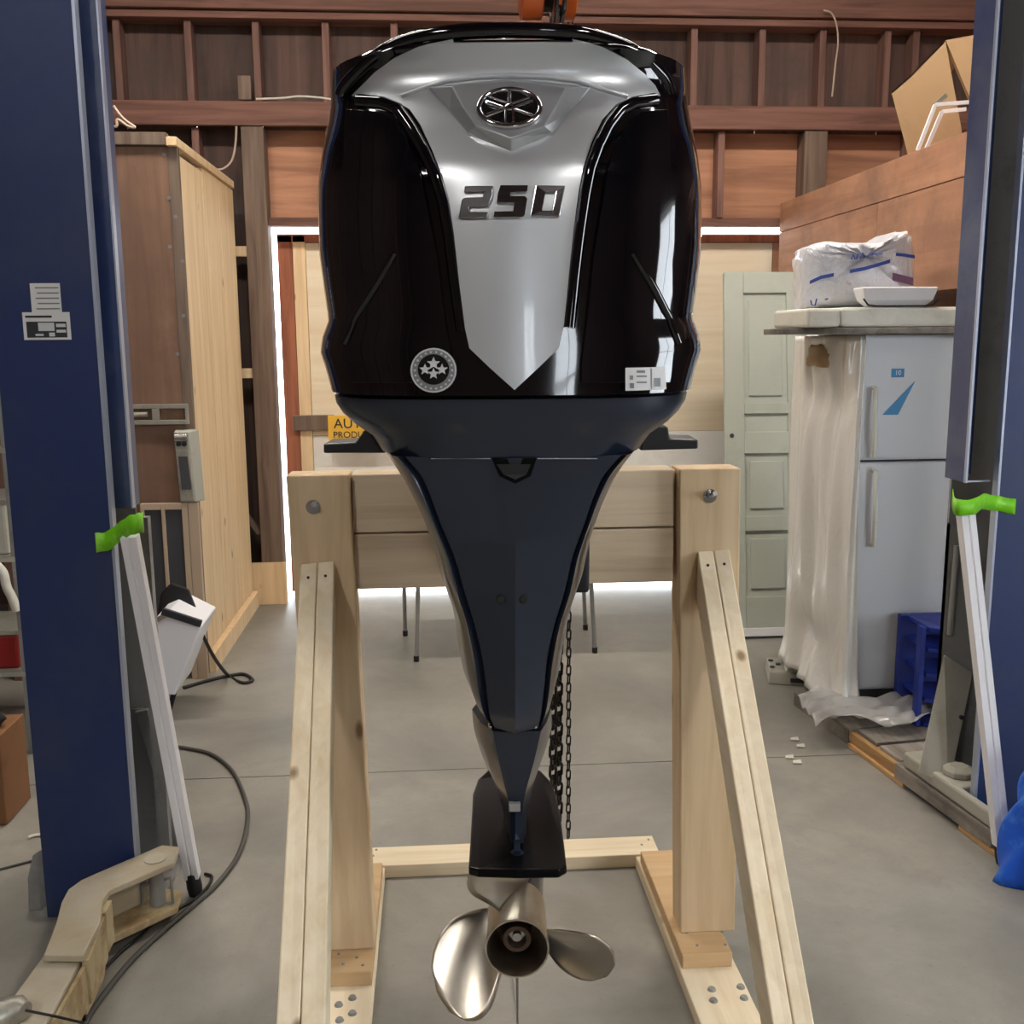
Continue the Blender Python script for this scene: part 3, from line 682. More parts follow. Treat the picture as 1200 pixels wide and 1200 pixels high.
# carriage bolts
for px, py in ((367, 594), (832, 581)):
    c = hy(px, py, PY)
    bt = put('bolt', MB().cyl(c+Vector((0, .002, 0)), c+Vector((0, -.003, 0)), .017, 20), MAT['steel'], st, smooth=40)
    put('nut', MB().cyl(c+Vector((0, -.003, 0)), c+Vector((0, -.012, 0)), .010, 6), MAT['steel'], bt)
    put('bolt_end', MB().cyl(c+Vector((.002, -.012, .004)), c+Vector((.004, -.03, .010)), .006, 10), MAT['steel'], bt)
# base: rails, foot blocks, rear tie
rails = []
for (x0, x1, yb) in ((hz(378, 1165, .038).x, hz(437, 1165, .038).x, 1.12), (hz(800, 1145, .038).x, hz(884, 1165, .038).x-.01, 1.12)):
    put('rail', MB().box(x0, x1, yb, 2.90, 0, .038), MAT['pine_y'], st, bev=.003)
    rails.append((x0, x1))
kL = hz(400, 1140, .076).y; kR = hz(836, 1118, .076).y
for (x0, x1), yy in zip(((rails[0][0]+.012, rails[0][1]-.004), (rails[1][0]+.006, rails[1][1]-.012)), (kL, kR)):
    put('foot_block', MB().box(x0, x1, yy, 2.86, .0385, .076), MAT['endgrain'], st, bev=.003)
c0 = hz(440, 1030); c1 = hz(757, 1013)
put('rear_tie', MB().box(hz(433, 1028).x, hz(772, 1012).x, 2.903, 3.02, 0, .042), MAT['pine_x'], st, bev=.003)
# bolts on the rails
for px, py in ((397, 1178), (413, 1170), (413, 1188), (398, 1196), (834, 1160), (868, 1157), (836, 1173), (872, 1170)):
    c = hz(px, py, .038); put('rail_bolt', MB().cyl(c, c+Vector((0, 0, .006)), .011, 8, .008), MAT['bare'], st, smooth=40)
for px, py in ((397, 1118), (418, 1122), (425, 1131), (402, 1130), (805, 1093), (846, 1092), (850, 1107), (817, 1108)):
    c = hz(px, py, .076); put('screw', MB().cyl(c+Vector((0, 0, -.001)), c+Vector((0, 0, .002)), .004, 8), MAT['bare'], st)
for px, py in ((437, 1003), (441, 996), (752, 990), (760, 984)):
    c = hz(px, py, .042); put('screw', MB().cyl(c+Vector((0, 0, -.001)), c+Vector((0, 0, .002)), .004, 8), MAT['bare'], st)
# braces: two 2x4s side by side each side
def brace(ptop, pbot, d1=1.60):
    # front faces: pixel of the pair's left/mid/right edge at the top (on the post) and at the frame's bottom edge
    for (ta, tb), (ba, bb) in zip(zip(ptop, ptop[1:]), zip(pbot, pbot[1:])):
        A1 = hy(*ta, PY-.003); A2 = hy(*tb, PY-.003)
        yb_ = d1
        B1 = hy(*ba, yb_); B2 = hy(*bb, yb_)
        # continue to the rail
        k = (A1.z-.04)/(A1.z-B1.z); C1 = A1+(B1-A1)*k; C2 = A2+(B2-A2)*((A2.z-.04)/(A2.z-B2.z))
        d = (C1-A1).normalized(); nrm = Vector((0, 1, 0))-d*d.y; nrm.normalize()   # into the scene, perpendicular to the run
        g = (A2-A1).normalized()*.0008
        T = .089/nrm.y if abs(nrm.y) > .3 else .089
        ring_t = [A1+g, A2-g, A2-g+Vector((0, .001, -.115)), A1+g+Vector((0, .001, -.115))]
        ring_b = [C1+g, C2-g, C2-g+Vector((0, .105, 0)), C1+g+Vector((0, .105, 0))]
        o = put('brace', MB().loft([ring_t, ring_b]), MAT['pine_y'], st, bev=.003)
        ct = (A1+A2)/2+d*.045+Vector((0, -.001, .0))
        put('brace_screw', MB().cyl(ct, ct-nrm*.0025, .0035, 8), MAT['darksteel'], o)
brace([(352, 661), (372, 659), (392, 657)], [(323, 1200), (352, 1200), (382, 1200)])
brace([(817, 646), (836, 645), (855, 643)], [(905, 1200), (930, 1200), (955, 1200)])

# ================================================================== CHAIN HOIST
hp = ml(655, 20, 2.02)
ca_, sa_ = math.cos(-YAW), math.sin(-YAW)
def mw(v): return Vector((v[0]*ca_-v[1]*sa_, v[0]*sa_+v[1]*ca_, v[2]))
hw = mw(hp)
ch = thing('chain_hoist', 'orange chain hoist hanging above the motor cowl with its chains', 'hoist', mw((hp.x, 2.02, 0))+Vector((0, 0, hp.z)))
ob = ml(642, 24, 2.0); wd = 32*2.0/1200
for s, name in ((-1, 'side_plate'), (1, 'side_plate')):
    c = mw((ob.x+s*.030, 2.0, ob.z))
    rings = []
    for f, k in ((-.022, .8), (-.018, 1), (.018, 1), (.022, .8)):
        rings.append([c+Vector((f+math.cos(a)*0, math.cos(a)*.055*k, .065+math.sin(a)*.065*k)) for a in [2*math.pi*i/20 for i in range(20)]])
    put(name, MB().loft(rings), MAT['orange'], ch, smooth=40)
c = mw((ob.x, 2.0, ob.z)); put('sheave', MB().cyl(c+Vector((-.012, 0, .06)), c+Vector((.012, 0, .06)), .045, 20), MAT['darksteel'], ch, smooth=40)
c = mw((ob.x, 2.0, ob.z)); put('top_body', MB().box(c.x-.07, c.x+.07, c.y-.06, c.y+.74, c.z+.30, c.z+.44), MAT['orange'], ch, bev=.02)
put('load_strap', MB().box(c.x-.01, c.x+.01, c.y-.03, c.y+.03, c.z+.06, c.z+.30), MAT['darksteel'], ch)
put('suspension_rod', MB().cyl(c+Vector((0, .3, .44)), Vector((c.x, c.y+.3, ZC-.001)), .012, 10), MAT['darksteel'], ch)
def link_geo(l, w, r):
    pts = []
    for k in range(12):
        a = 2*math.pi*k/12; pts.append((math.cos(a)*w, 0, math.sin(a)*w+(l if math.sin(a) > 0 else -l)))
    return MB().tube(pts, r, 5, True)
def chain(p0, p1, l, w, r):
    pitch = 2*(l+w)-2.4*r; n = int((p0-p1).length/pitch); d = (p1-p0).normalized(); first = None
    q = Vector((0, 0, 1)).rotation_difference(d)
    for i in range(n+1):
        p = p0+d*pitch*i
        if first is None:
            o = first = put('chain_link', link_geo(l, w, r), MAT['darksteel'], ch, local=True, smooth=60)
        else: o = dup(first, ch)
        o.location = p-Vector(ch.location); o.rotation_mode = 'QUATERNION'
        o.rotation_quaternion = q @ Matrix.Rotation(R(90)*(i % 2)+R(35), 3, 'Z').to_quaternion()
chain(mw(ml(657, 2, 1.93)), mw(ml(655, 31, 1.93)), .011, .009, .0045)
def hang(px, py, Y, *a):
    e = hy(px, py, Y); chain(Vector((e.x, e.y, hw.z+.29)), e, *a)
hang(666, 986, 2.62, .009, .006, .0022)
hang(648, 932, 2.64, .010, .0095, .0042)
hang(655, 958, 2.665, .010, .0095, .0042)
# ---- the lift eye of the motor
c = mw(ml(655, 29, 1.93))
# ================================================================== LIFT COLUMNS
def column_left():
    y0, y1 = 2.75, 3.10
    x0, x1 = hy(26, 750, y0).x, hy(135, 700, y0).x
    t = thing('lift_column', 'dark blue steel lift column with paper stickers, left of the motor', 'column', ((x0+x1)/2, (y0+y1)/2, 0), 0, 'blue lift columns')
    put('front_flange', MB().box(x0, x1, y0, y0+.012, .012, 4.2), MAT['blue'], t, bev=.002)
    put('web', MB().box(x0, x0+.012, y0+.0125, y1-.0125, .012, 4.2), MAT['bare'], t)
    xr = hy(166, 700, y1-.012).x
    put('rear_flange', MB().box(x0, xr, y1-.012, y1, .012, 4.2), MAT['bare'], t, bev=.002)
    put('flange_edge', MB().box(x1+.0005, x1+.008, y0-.001, y0+.03, .012, 4.2), MAT['edge'], t, label='pale edge of the flange')
    put('base_plate', MB().box(x0-.03, x1+.05, y0+.01, y1+.03, 0, .012), MAT['bare'], t)
    put('gusset', MB().prism([(x0-.075, y0+.06, .0005), (x0-.031, y0+.06, .0005), (x0-.031, y0+.06, .0125), (x0-.001, y0+.06, .0125), (x0-.001, y0+.06, .20), (x0-.05, y0+.06, .17), (x0-.07, y0+.06, .1)], (0, .012, 0)), MAT['bare'], t, bev=.002)
    g0 = hy(166, 832, 3.06); g1 = hy(212, 985, 3.06)
    put('strut', MB().bar((g0.x, 3.06, g0.z), (g1.x, 3.06, g1.z), .04, .02, (0, 1, 0)), MAT['bare'], t, bev=.003)
    put('gusset_plate', MB().prism([(xr-.06, 3.07, .013), (g1.x, 3.07, .013), (g1.x, 3.07, g1.z), (g0.x, 3.07, g0.z), (xr-.06, 3.07, g0.z)], (0, .01, 0)), MAT['bare'], t)
    # carriage that slides inside the channel
    cz = hy(140, 597, 2.8).z
    c0, c1 = hy(133, 590, 2.82).x, hy(154, 590, 2.82).x
    q = put('carriage', MB().box(c0, c1, 2.82, 2.828, cz, 3.9).box(c1-.008, c1, 2.828, 2.90, cz, 3.9).box(c0-.05, c0, 2.86, 2.868, cz, 3.9), MAT['blue_dusty'], t, bev=.002, label='dusty blue sliding carriage ending above the tape')
    put('carriage_edge', MB().box(c1+.0003, c1+.005, 2.815, 2.84, cz, 3.9), MAT['edge'], t)
    put('inner_guide', MB().box(c0+.005, c0+.04, 2.99, 3.02, .0125, hy(160, 606, 3.0).z), MAT['bare'], t)
    # stickers
    a = hy(35, 332, y0); b = hy(73, 368, y0)
    s1 = put('paper_sticker', MB().box(a.x, b.x, y0-.002, y0-.0005, b.z, a.z), MAT['label'], t, label='white paper sticker with grey lines')
    for k in range(5):
        z = a.z-(a.z-b.z)*(.14+.17*k); put('print_line', MB().box(a.x+.012+.004*(k % 2), b.x-.004, y0-.0026, y0-.0021, z-.0022, z+.0012), MAT['decalgrey'], s1)
    a = hy(26, 366, y0); b = hy(84, 398, y0)
    s2 = put('data_plate', MB().box(a.x, b.x, y0-.0015, y0-.0003, b.z, a.z), MAT['label'], t, label='data plate with black fields under the paper sticker')
    w, h = b.x-a.x, a.z-b.z
    def fld(u0, u1, v0, v1, m, d): put('plate_field', MB().box(a.x+w*u0, a.x+w*u1, y0-.0015-d, y0-.0015-d+.0005, a.z-h*v1, a.z-h*v0), m, s2)
    fld(.06, .62, .12, .20, MAT['ink'], .0006)
    fld(.07, .92, .34, .92, MAT['ink'], .0006)
    fld(.32, .66, .38, .68, MAT['decal'], .0012); fld(.70, .90, .42, .54, MAT['decal'], .0012); fld(.70, .90, .64, .74, MAT['decal'], .0012); fld(.25, .42, .78, .86, MAT['decal'], .0012); fld(.54, .66, .74, .88, MAT['decal'], .0012)
column_left()
def column_right():
    y0, y1 = 3.02, 3.37
    x0 = hy(1172, 570, y0).x; x1 = x0+.27
    t = thing('lift_column', 'dark blue steel lift column at the right edge, beside the wrapped refrigerator', 'column', ((x0+x1)/2, (y0+y1)/2, 0), 0, 'blue lift columns')
    put('front_flange', MB().box(x0, x1, y0, y0+.012, .012, 4.2), MAT['blue'], t, bev=.002)
    put('web', MB().box(x1-.012, x1, y0+.0125, y1-.0125, .012, 4.2), MAT['bare'], t)
    xr = hy(1110, 640, y1).x
    put('rear_flange', MB().box(x0+.02, x1, y1-.012, y1, .012, 4.2), MAT['bare'], t)
    put('gusset_plate', MB().box(xr, x0+.02, y1-.012, y1, .012, hy(1112, 612, y1).z), MAT['darkgrey'], t)
    put('guide_pipe', MB().tube([(xr+.02, y1-.03, .9), (xr+.015, y1-.03, .62), (xr+.02, y1-.02, .58)], .011, 8), MAT['bare'], t, smooth=50)
    put('flange_edge', MB().box(x0-.008, x0-.0005, y0-.001, y0+.03, .012, 4.2), MAT['edge'], t, label='pale edge of the flange')
    put('base_plate', MB().box(x0+.04, x1+.03, y0-.01, y1+.03, 0, .012), MAT['bare'], t)
    cz = hy(1150, 566, y0+.02).z
    xa = hy(1123, 566, y0+.07).x
    put('carriage', MB().box(xa, xa+.006, y0+.03, y0+.16, cz, 3.9).box(xa+.006, x0-.012, y0+.154, y0+.16, cz+.01, 3.9), MAT['blue_dusty'], t, bev=.002, label='dusty blue hollow carriage channel ending above the tape')
    put('carriage_edge', MB().box(xa-.003, xa+.004, y0+.022, y0+.034, cz, 3.9), MAT['edge'], t)
    put('carriage_lip', MB().bar((xa+.006, y0+.04, cz+.003), (x0-.012, y0+.04, cz+.003), .006, .006), MAT['edge'], t)
column_right()
# white poles taped to the columns
def pole(label, p0, p1, r, foot, tapepts):
    t = thing('support_pole', label, 'pole', (p1.x, p1.y, 0), 0, 'white poles taped to the lift columns')
    d = (p0-p1).normalized(); a = p1+d*.06
    sx = d.cross(Vector((0, 1, 0))).normalized(); sy = sx.cross(d)
    prof = [(-r, -r*.8), (-r*.15, -r*.8), (-.05*r, -r*.6), (.05*r, -r*.6), (.15*r, -r*.8), (r, -r*.8), (r, r*.8), (-r, r*.8)]
    put('tube', MB().loft([[p+sx*i+sy*j for i, j in prof] for p in (a, p0)]), MAT['white'], t, bev=.002)
    put('rubber_foot', MB().tube([a+d*.015, a-d*.035, p1+Vector((0, 0, .0))], [r*.95, r*1.05, r*.95], 10), MAT['blackrub'], t, smooth=50)
    return t
pl0 = hy(152, 628, 2.70); pl1 = hz(236, 1033); pl1.z = .012
pole('white pole with black rubber foot taped to the left column', pl0, Vector((pl1.x, 2.86, .003)), .021, 1, None)
pr0 = hy(1131, 598, 2.93)
pole('white ribbed pole taped to the right column', pr0, Vector((hz(1176, 1013).x, hz(1176, 1013).y, .003)), .022, 1, None)
def ribbon(name, label, path, w, mat, th=.0015):
    m = MB(); V = [Vector(p) for p in path]; out = []
    for i in range(len(V)-1):
        p0, p1, p2, p3 = V[max(i-1, 0)], V[i], V[i+1], V[min(i+2, len(V)-1)]
        for k in range(6):
            t = k/6; out.append(.5*((2*p1)+(p2-p0)*t+(2*p0-5*p1+4*p2-p3)*t*t+(3*p1-p0-3*p2+p3)*t**3))
    out.append(V[-1]); rings = [[p+Vector((0, 0, w/2*(1+.05*math.sin(i*1.1)))), p-Vector((0, 0, w/2*(1+.05*math.cos(i*.9))))] for i, p in enumerate(out)]
    m.loft(rings, cap=False, closed=False)
    return tag(put(name, m, mat, smooth=50, solid=th), label, 'tape', 'green tape strips on the lift columns')
ribbon('tape_strip', 'bright green tape strip tying the white pole to the left column', [hy(112, 636, 2.745), hy(126, 634, 2.744), hy(140, 624, 2.72), hy(152, 616, 2.672), hy(163, 613, 2.67), hy(168, 612, 2.70)], .052, MAT['green'])
ribbon('tape_strip', 'bright green tape strip tying the white pole to the right column', [hy(1116, 582, 2.97), hy(1120, 594, 2.90), hy(1140, 594, 2.897), hy(1152, 588, 2.95), hy(1168, 590, 3.012), hy(1190, 594, 3.016)], .048, MAT['green'])

# ================================================================== LIFT ARM (left)
ar = thing('lift_arm', 'dusty beige steel lift arm lying swung out at the foot of the left column', 'lift arm', (-.86, 2.3, 0))
zt_ = .19
rear = [(210, 992), (204, 1010), (165, 1027), (128, 1043), (120, 1055), (117, 1081), (97, 1120), (51, 1119), (60, 1096), (67, 1077), (72, 1057), (80, 1042), (95, 1031), (113, 1023), (169, 999), (190, 990)]
rt = [hz(*p, zt_) for p in rear]
put('top_plate', MB().prism(rt, (0, 0, -.018)), MAT['armdust'], ar, bev=.003)
put('bottom_plate', MB().prism([Vector((p.x, p.y, .055)) for p in rt], (0, 0, -.02)), MAT['armrust'], ar, bev=.003)
# side walls of the box section
def wall_between(a, b, z0, z1, th, mat, name):
    a = hz(*a, zt_); b = hz(*b, zt_); a.z = b.z = (z0+z1)/2
    put(name, MB().bar(a, b, th, z1-z0), mat, ar, bev=.002)
wall_between((119, 1066), (99, 1117), .056, .171, .016, MAT['armrust'], 'side_wall')
wall_between((127, 1047), (119, 1062), .056, .171, .016, MAT['armrust'], 'side_wall')
wall_between((68, 1082), (54, 1117), .056, .171, .016, MAT['armrust'], 'side_wall')
wall_between((112, 1027), (72, 1060), .056, .171, .016, MAT['armdust'], 'side_wall')
wall_between((168, 1003), (114, 1026), .056, .171, .016, MAT['armdust'], 'side_wall')
# inner arm sliding out
fr = [(97, 1120), (54, 1200), (40, 1226), (-14, 1212), (4, 1183), (51, 1119)]
fp = [hz(*p, .165) for p in fr]
put('extension', MB().prism(fp, (0, 0, -.115)), MAT['armdust'], ar, bev=.004)
put('extension_side', MB().bar((hz(99, 1121, .165)+Vector((.006, 0, -.06))), (hz(47, 1213, .165)+Vector((.006, 0, -.06))), .01, .105), MAT['armrust'], ar, bev=.002)
c = hz(182, 1007, zt_); put('pivot_cap', MB().cyl(c, c+Vector((0, 0, .004)), .03, 20), MAT['armdust'], ar, smooth=40)
# square pin guard at the pivot
q = [hy(166, 1038, 2.72), hy(200, 1028, 2.72), hy(203, 1058, 2.72), hy(168, 1064, 2.72)]
put('pin_guard', MB().tube(q, .006, 6, True), MAT['bare'], ar)
put('pivot_pin', MB().cyl((hz(182, 1007, zt_).x, hz(182, 1007, zt_).y, .056), (hz(182, 1007, zt_).x, hz(182, 1007, zt_).y, .171), .022, 16), MAT['bare'], ar, smooth=40)
for px, py in ((110, 1070), ):
    pass
lp = hz(10, 1190, .2)
lpad = put('lift_pad', MB().tube([hz(-12, 1196, .19), hz(6, 1186, .19), hz(24, 1182, .19), hz(30, 1184, .19)], [.032, .032, .028, .018], 16), MAT['toolmetal'], ar, smooth=40, label='bright steel cylinder on the arm tip')
def spline_tube(name, label, cat, pts, r, mat, n=8, group=None, sub=6, parent=None):
    V = [Vector(p) for p in pts]; out = []
    for i in range(len(V)-1):
        p0, p1, p2, p3 = V[max(i-1, 0)], V[i], V[i+1], V[min(i+2, len(V)-1)]
        for k in range(sub):
            t = k/sub; out.append(.5*((2*p1)+(p2-p0)*t+(2*p0-5*p1+4*p2-p3)*t*t+(3*p1-p0-3*p2+p3)*t**3))
    out.append(V[-1])
    o = put(name, MB().tube(out, r, n), mat, parent, smooth=60)
    return tag(o, label, cat, group) if label else o
put('retaining_wire', MB().tube([hz(30, 1184, .20), hz(60, 1190, .19), hz(95, 1198, .14)], .003, 6), MAT['blackwire'], ar)
fz = .008
spline_tube('floor_cable', 'thick grey cable looping over the floor past the left column', 'cable', [hz(*p, fz) for p in ((196, 874), (220, 877), (248, 884), (272, 903), (287, 935), (290, 962), (280, 1000), (256, 1034), (225, 1062), (190, 1092), (150, 1130), (106, 1188), (95, 1215))], .0075, MAT['cable'])
spline_tube('hydraulic_hose', 'thin dark hose curling from the pole foot under the lift arm', 'hose', [hz(*p, .006) for p in ((240, 1024), (248, 1027), (244, 1038), (228, 1054), (206, 1066), (180, 1082), (165, 1096), (140, 1117), (118, 1140))], .0048, MAT['blackwire'])
spline_tube('grease_line', 'short dark hose end on the floor beside the arm tip', 'hose', [hz(*p, z) for p, z in (((104, 1160), .03), ((99, 1168), .06), ((97, 1180), .05), ((100, 1200), .006), ((103, 1215), .006))], .005, MAT['blackwire'])
spline_tube('floor_wire', 'thin pale wire on the floor left of the left column', 'cable', [hz(*p, .005) for p in ((-20, 1024), (10, 1016), (40, 1008), (62, 1002))], .004, MAT['cable'])
spline_tube('loose_stick', 'small pale stub on the floor behind the left column', 'scrap', [hz(*p, .006) for p in ((33, 982), (40, 979), (55, 978))], .0055, MAT['offwhite'])

# ================================================================== LEFT: CABINET AND WHAT HANGS ON IT
cab = thing('tall_cabinet', 'tall brown plywood cabinet with pale timber side, against the back wall', 'cabinet', (-1.6, 5.5, 0))
cx0, cxr, cy0, cy1, cz1 = -2.05, -1.135, 4.9, 6.2, 2.53
put('front_panel', MB().box(cx0, cxr-.045, cy0, cy0+.018, 0, 2.47), MAT['cabply'], cab)
put('corner_board', MB().box(cxr-.045, cxr, cy0-.002, cy0+.04, 0, 2.50), MAT['greystud'], cab, bev=.002)
# slats of the pale side
ys = [cy0+.041, cy0+.5, cy0+.9, cy1]
for a, b, z1 in ((ys[0], ys[1], 2.44), (ys[1]+.004, ys[2], 2.46), (ys[2]+.004, ys[3], 2.46)):
    put('side_board', MB().box(cxr-.03, cxr-.002, a, b-.004, .1, z1), MAT['lumber'], cab, bev=.003)
put('sill_board', MB().box(cxr-.04, cxr+.03, cy0+.04, cy1, 0, .098), MAT['lumber'], cab, bev=.003)
put('side_plate', MB().box(cxr-.04, cxr+.006, cy0-.03, cy1, 2.47, 2.51), MAT['lumber'], cab, bev=.003)
put('top_board', MB().box(cx0, cxr-.042, cy0-.02, cy0+.03, 2.475, 2.53), MAT['greystud'], cab, bev=.003)
put('back_panel', MB().box(cx0, cx0+.018, cy0+.02, cy1, 0, 2.47), MAT['cabply'], cab)
put('roof_panel', MB().box(cx0+.02, cxr-.05, cy0+.035, cy1, 2.45, 2.468), MAT['cabply'], cab)
for px, py in ((192, 181), (198, 232), (206, 254), (199, 289), (214, 306), (215, 370), (208, 415)):
    c = hy(px, py, cy0); put('nail_head', MB().cyl(c, c+Vector((0, -.003, 0)), .009, 8), MAT['decalgrey'], cab)
# cords on the cabinet top
spline_tube('cord_scrap', 'tangled pale cord lying on top of the tall cabinet', 'cord', [hy(133, 124, 4.9), hy(140, 134, 4.9), hy(148, 142, 4.9), hy(158, 149, 4.88), hy(150, 148, 4.88), hy(138, 140, 4.88), hy(137, 147, 4.88), hy(134, 148.5, 4.88)], .006, MAT['rope'])
spline_tube('hanging_cord', 'pale cord looping down from the girt behind the tall cabinet', 'cord', [hy(277, 148, 6.24), hy(276, 168, 6.24), hy(272, 187, 6.22), hy(263, 197, 6.20), hy(253, 199, 6.18)], .006, MAT['rope'])
spline_tube('pale_wire', 'white wire running along the top of the girt left of the motor', 'wire', [hy(p, q, 6.24) for p, q in ((300, 116), (330, 115), (350, 113), (370, 114), (392, 117))], .006, MAT['offwhite'])
spline_tube('dangling_wire', 'thin pale wire dangling from the roof plate right of the motor', 'wire', [hy(p, q, 6.19) for p, q in ((965, 12), (974, 15), (980, 28), (982, 50), (979, 75), (977, 95), (975, 113))], .005, MAT['rope'])
# spirit level hanging on the cabinet
def on(px, py, Y, off=0): return hy(px, py, Y-off)
Yc = cy0
lv = thing('spirit_level', 'dusty alloy spirit level hung across the cabinet front', 'level', tuple(hy(185, 485, Yc-.012)))
a = hy(147, 474, Yc-.012); b = hy(222, 497, Yc-.012)
w, h = b.x-a.x, a.z-b.z; y = Yc-.024
put('rail', MB().box(a.x, b.x, y, y+.02, b.z, b.z+h*.22).box(a.x, b.x, y, y+.02, a.z-h*.22, a.z).box(b.x-w*.05, b.x, y, y+.02, b.z+h*.22, a.z-h*.22).box(a.x+w*.42, a.x+w*.54, y, y+.02, b.z+h*.22, a.z-h*.22).box(a.x, a.x+w*.04, y, y+.02, b.z+h*.22, a.z-h*.22), MAT['toolmetal'], lv, bev=.002)
put('vial_housing', MB().cyl((a.x+w*.08, y+.01, (a.z+b.z)/2), (a.x+w*.34, y+.01, (a.z+b.z)/2), .0125, 12), MAT['toolmetal'], lv, smooth=40)
# grey tool holder
th_ = thing('wall_dispenser', 'worn grey metal dispenser box hung on the cabinet below the level', 'dispenser', tuple(hy(218, 548, Yc)))
a = hy(203, 504, Yc-.05); b = hy(238, 588, Yc-.05); y0_ = Yc-.055
w, h = b.x-a.x, a.z-b.z
put('shell', MB().loft([[(a.x+w*.12, y0_, b.z), (a.x+w*.72, y0_, b.z), (a.x+w*1.0, Yc-.002, b.z), (a.x+w*.12, Yc-.002, b.z)], [(a.x+w*.02, y0_, a.z-h*.03), (a.x+w*.62, y0_, a.z-h*.03), (a.x+w*.9, Yc-.002, a.z), (a.x, Yc-.002, a.z)]]), MAT['dustgrey'], th_, bev=.004)
put('front_frame', MB().loft([[(a.x+w*.15, y0_-.008, b.z+h*.02), (a.x+w*.68, y0_-.008, b.z+h*.02), (a.x+w*.68, y0_+.001, b.z+h*.02), (a.x+w*.15, y0_+.001, b.z+h*.02)], [(a.x+w*.07, y0_-.008, a.z-h*.28), (a.x+w*.6, y0_-.008, a.z-h*.28), (a.x+w*.6, y0_+.001, a.z-h*.28), (a.x+w*.07, y0_+.001, a.z-h*.28)]]), MAT['toolmetal'], th_, bev=.003)
put('window', MB().loft([[(a.x+w*.22, y0_-.011, b.z+h*.18), (a.x+w*.6, y0_-.011, b.z+h*.18), (a.x+w*.6, y0_-.007, b.z+h*.18), (a.x+w*.22, y0_-.007, b.z+h*.18)], [(a.x+w*.16, y0_-.011, a.z-h*.36), (a.x+w*.52, y0_-.011, a.z-h*.36), (a.x+w*.52, y0_-.007, a.z-h*.36), (a.x+w*.16, y0_-.007, a.z-h*.36)]]), MAT['louver'], th_)
for u in (.2, .42): put('knob', MB().cyl((a.x+w*u, y0_, a.z-h*.19), (a.x+w*u, y0_-.012, a.z-h*.19), .011, 12), MAT['ink'], th_, smooth=40)
put('roller', MB().cyl((a.x+w*.08, y0_-.004, a.z-h*.1), (a.x+w*.56, y0_-.004, a.z-h*.1), .022, 14), MAT['steel'], th_, smooth=40)
# framed dark panels leaning at the cabinet
lf = thing('louvered_screen', 'tan framed screen with two dark panels leaning on the cabinet', 'screen', (hy(200, 780, 4.85).x, 4.86, 0))
a = hy(168, 590, 4.86); b = hy(243, 800, 4.86); pxs = [hy(p, 650, 4.86).x for p in (169, 173, 193, 197, 217, 224, 236, 241)]
for i, (u0, u1) in enumerate(((pxs[0], pxs[1]), (pxs[2], pxs[3]), (pxs[4], pxs[5]), (pxs[5]+.002, pxs[6]))):
    put('stile', MB().box(u0, u1, 4.845, 4.875, 0, a.z), MAT['frame'], lf, bev=.002)
put('head_rail', MB().box(pxs[1], pxs[2], 4.846, 4.874, a.z-.03, a.z).box(pxs[3], pxs[4], 4.846, 4.874, a.z-.03, a.z), MAT['frame'], lf, bev=.002)
for u0, u1 in ((pxs[1], pxs[2]), (pxs[3], pxs[4])): put('dark_panel', MB().box(u0, u1, 4.857, 4.868, .02, a.z-.03), MAT['louver'], lf)
# white appliance lying on the floor
Yp = 4.42
ap_ = thing('white_appliance', 'white appliance casing tipped on its corner before the cabinet', 'appliance', tuple(hz(195, 838)))
fpx = [(184, 722), (198, 716), (236, 735), (205, 815), (180, 812), (176, 768)]
f0 = [hy(*p, Yp-.1) for p in fpx]
put('casing', MB().loft([f0, [p+Vector((.02, .22, .03)) for p in f0]]), MAT['white'], ap_, bev=.006)
put('motor_block', MB().loft([[hy(*p, Yp+.03) for p in ((182, 735), (188, 695), (200, 682), (222, 690), (236, 726), (232, 738))], [hy(*p, Yp+.15)for p in ((184, 735), (190, 699), (202, 690), (218, 694), (230, 726), (228, 738))]]), MAT['blackplastic'], ap_, bev=.01)
put('trim_bar', MB().bar(hy(190, 716, Yp-.12), hy(236, 731, Yp-.12), .03, .02, (0, 1, 0)), MAT['ink'], ap_, bev=.003)
put('trim_bar', MB().bar(hy(184, 727, Yp-.12), hy(197, 719, Yp-.12), .02, .012, (0, 1, 0)), MAT['steel'], ap_, bev=.002)
c = hz(184, 836); c.z = hy(184, 822, Yp-.05).z; put('caster', MB().cyl(Vector((c.x-.02, Yp-.05, .045)), Vector((c.x+.03, Yp-.05, .045)), .045, 16), MAT['blackrub'], ap_, smooth=40)
put('foot', MB().bar((c.x+.05, Yp-.03, .0), hy(205, 808, Yp-.03), .02, .02), MAT['blackrub'], ap_)
spline_tube('power_cord', 'black power cord trailing from the white appliance across the floor', 'cord', [hy(218, 692, 4.5), hy(228, 722, 4.45), hy(238, 745, 4.5), hy(252, 772, 4.62), hz(268, 792, .008), hz(284, 800, .008), hz(296, 797, .008), hz(285, 790, .008), hz(262, 793, .008), hz(235, 800, .008), hz(215, 806, .008)], .0085, MAT['blackwire'])
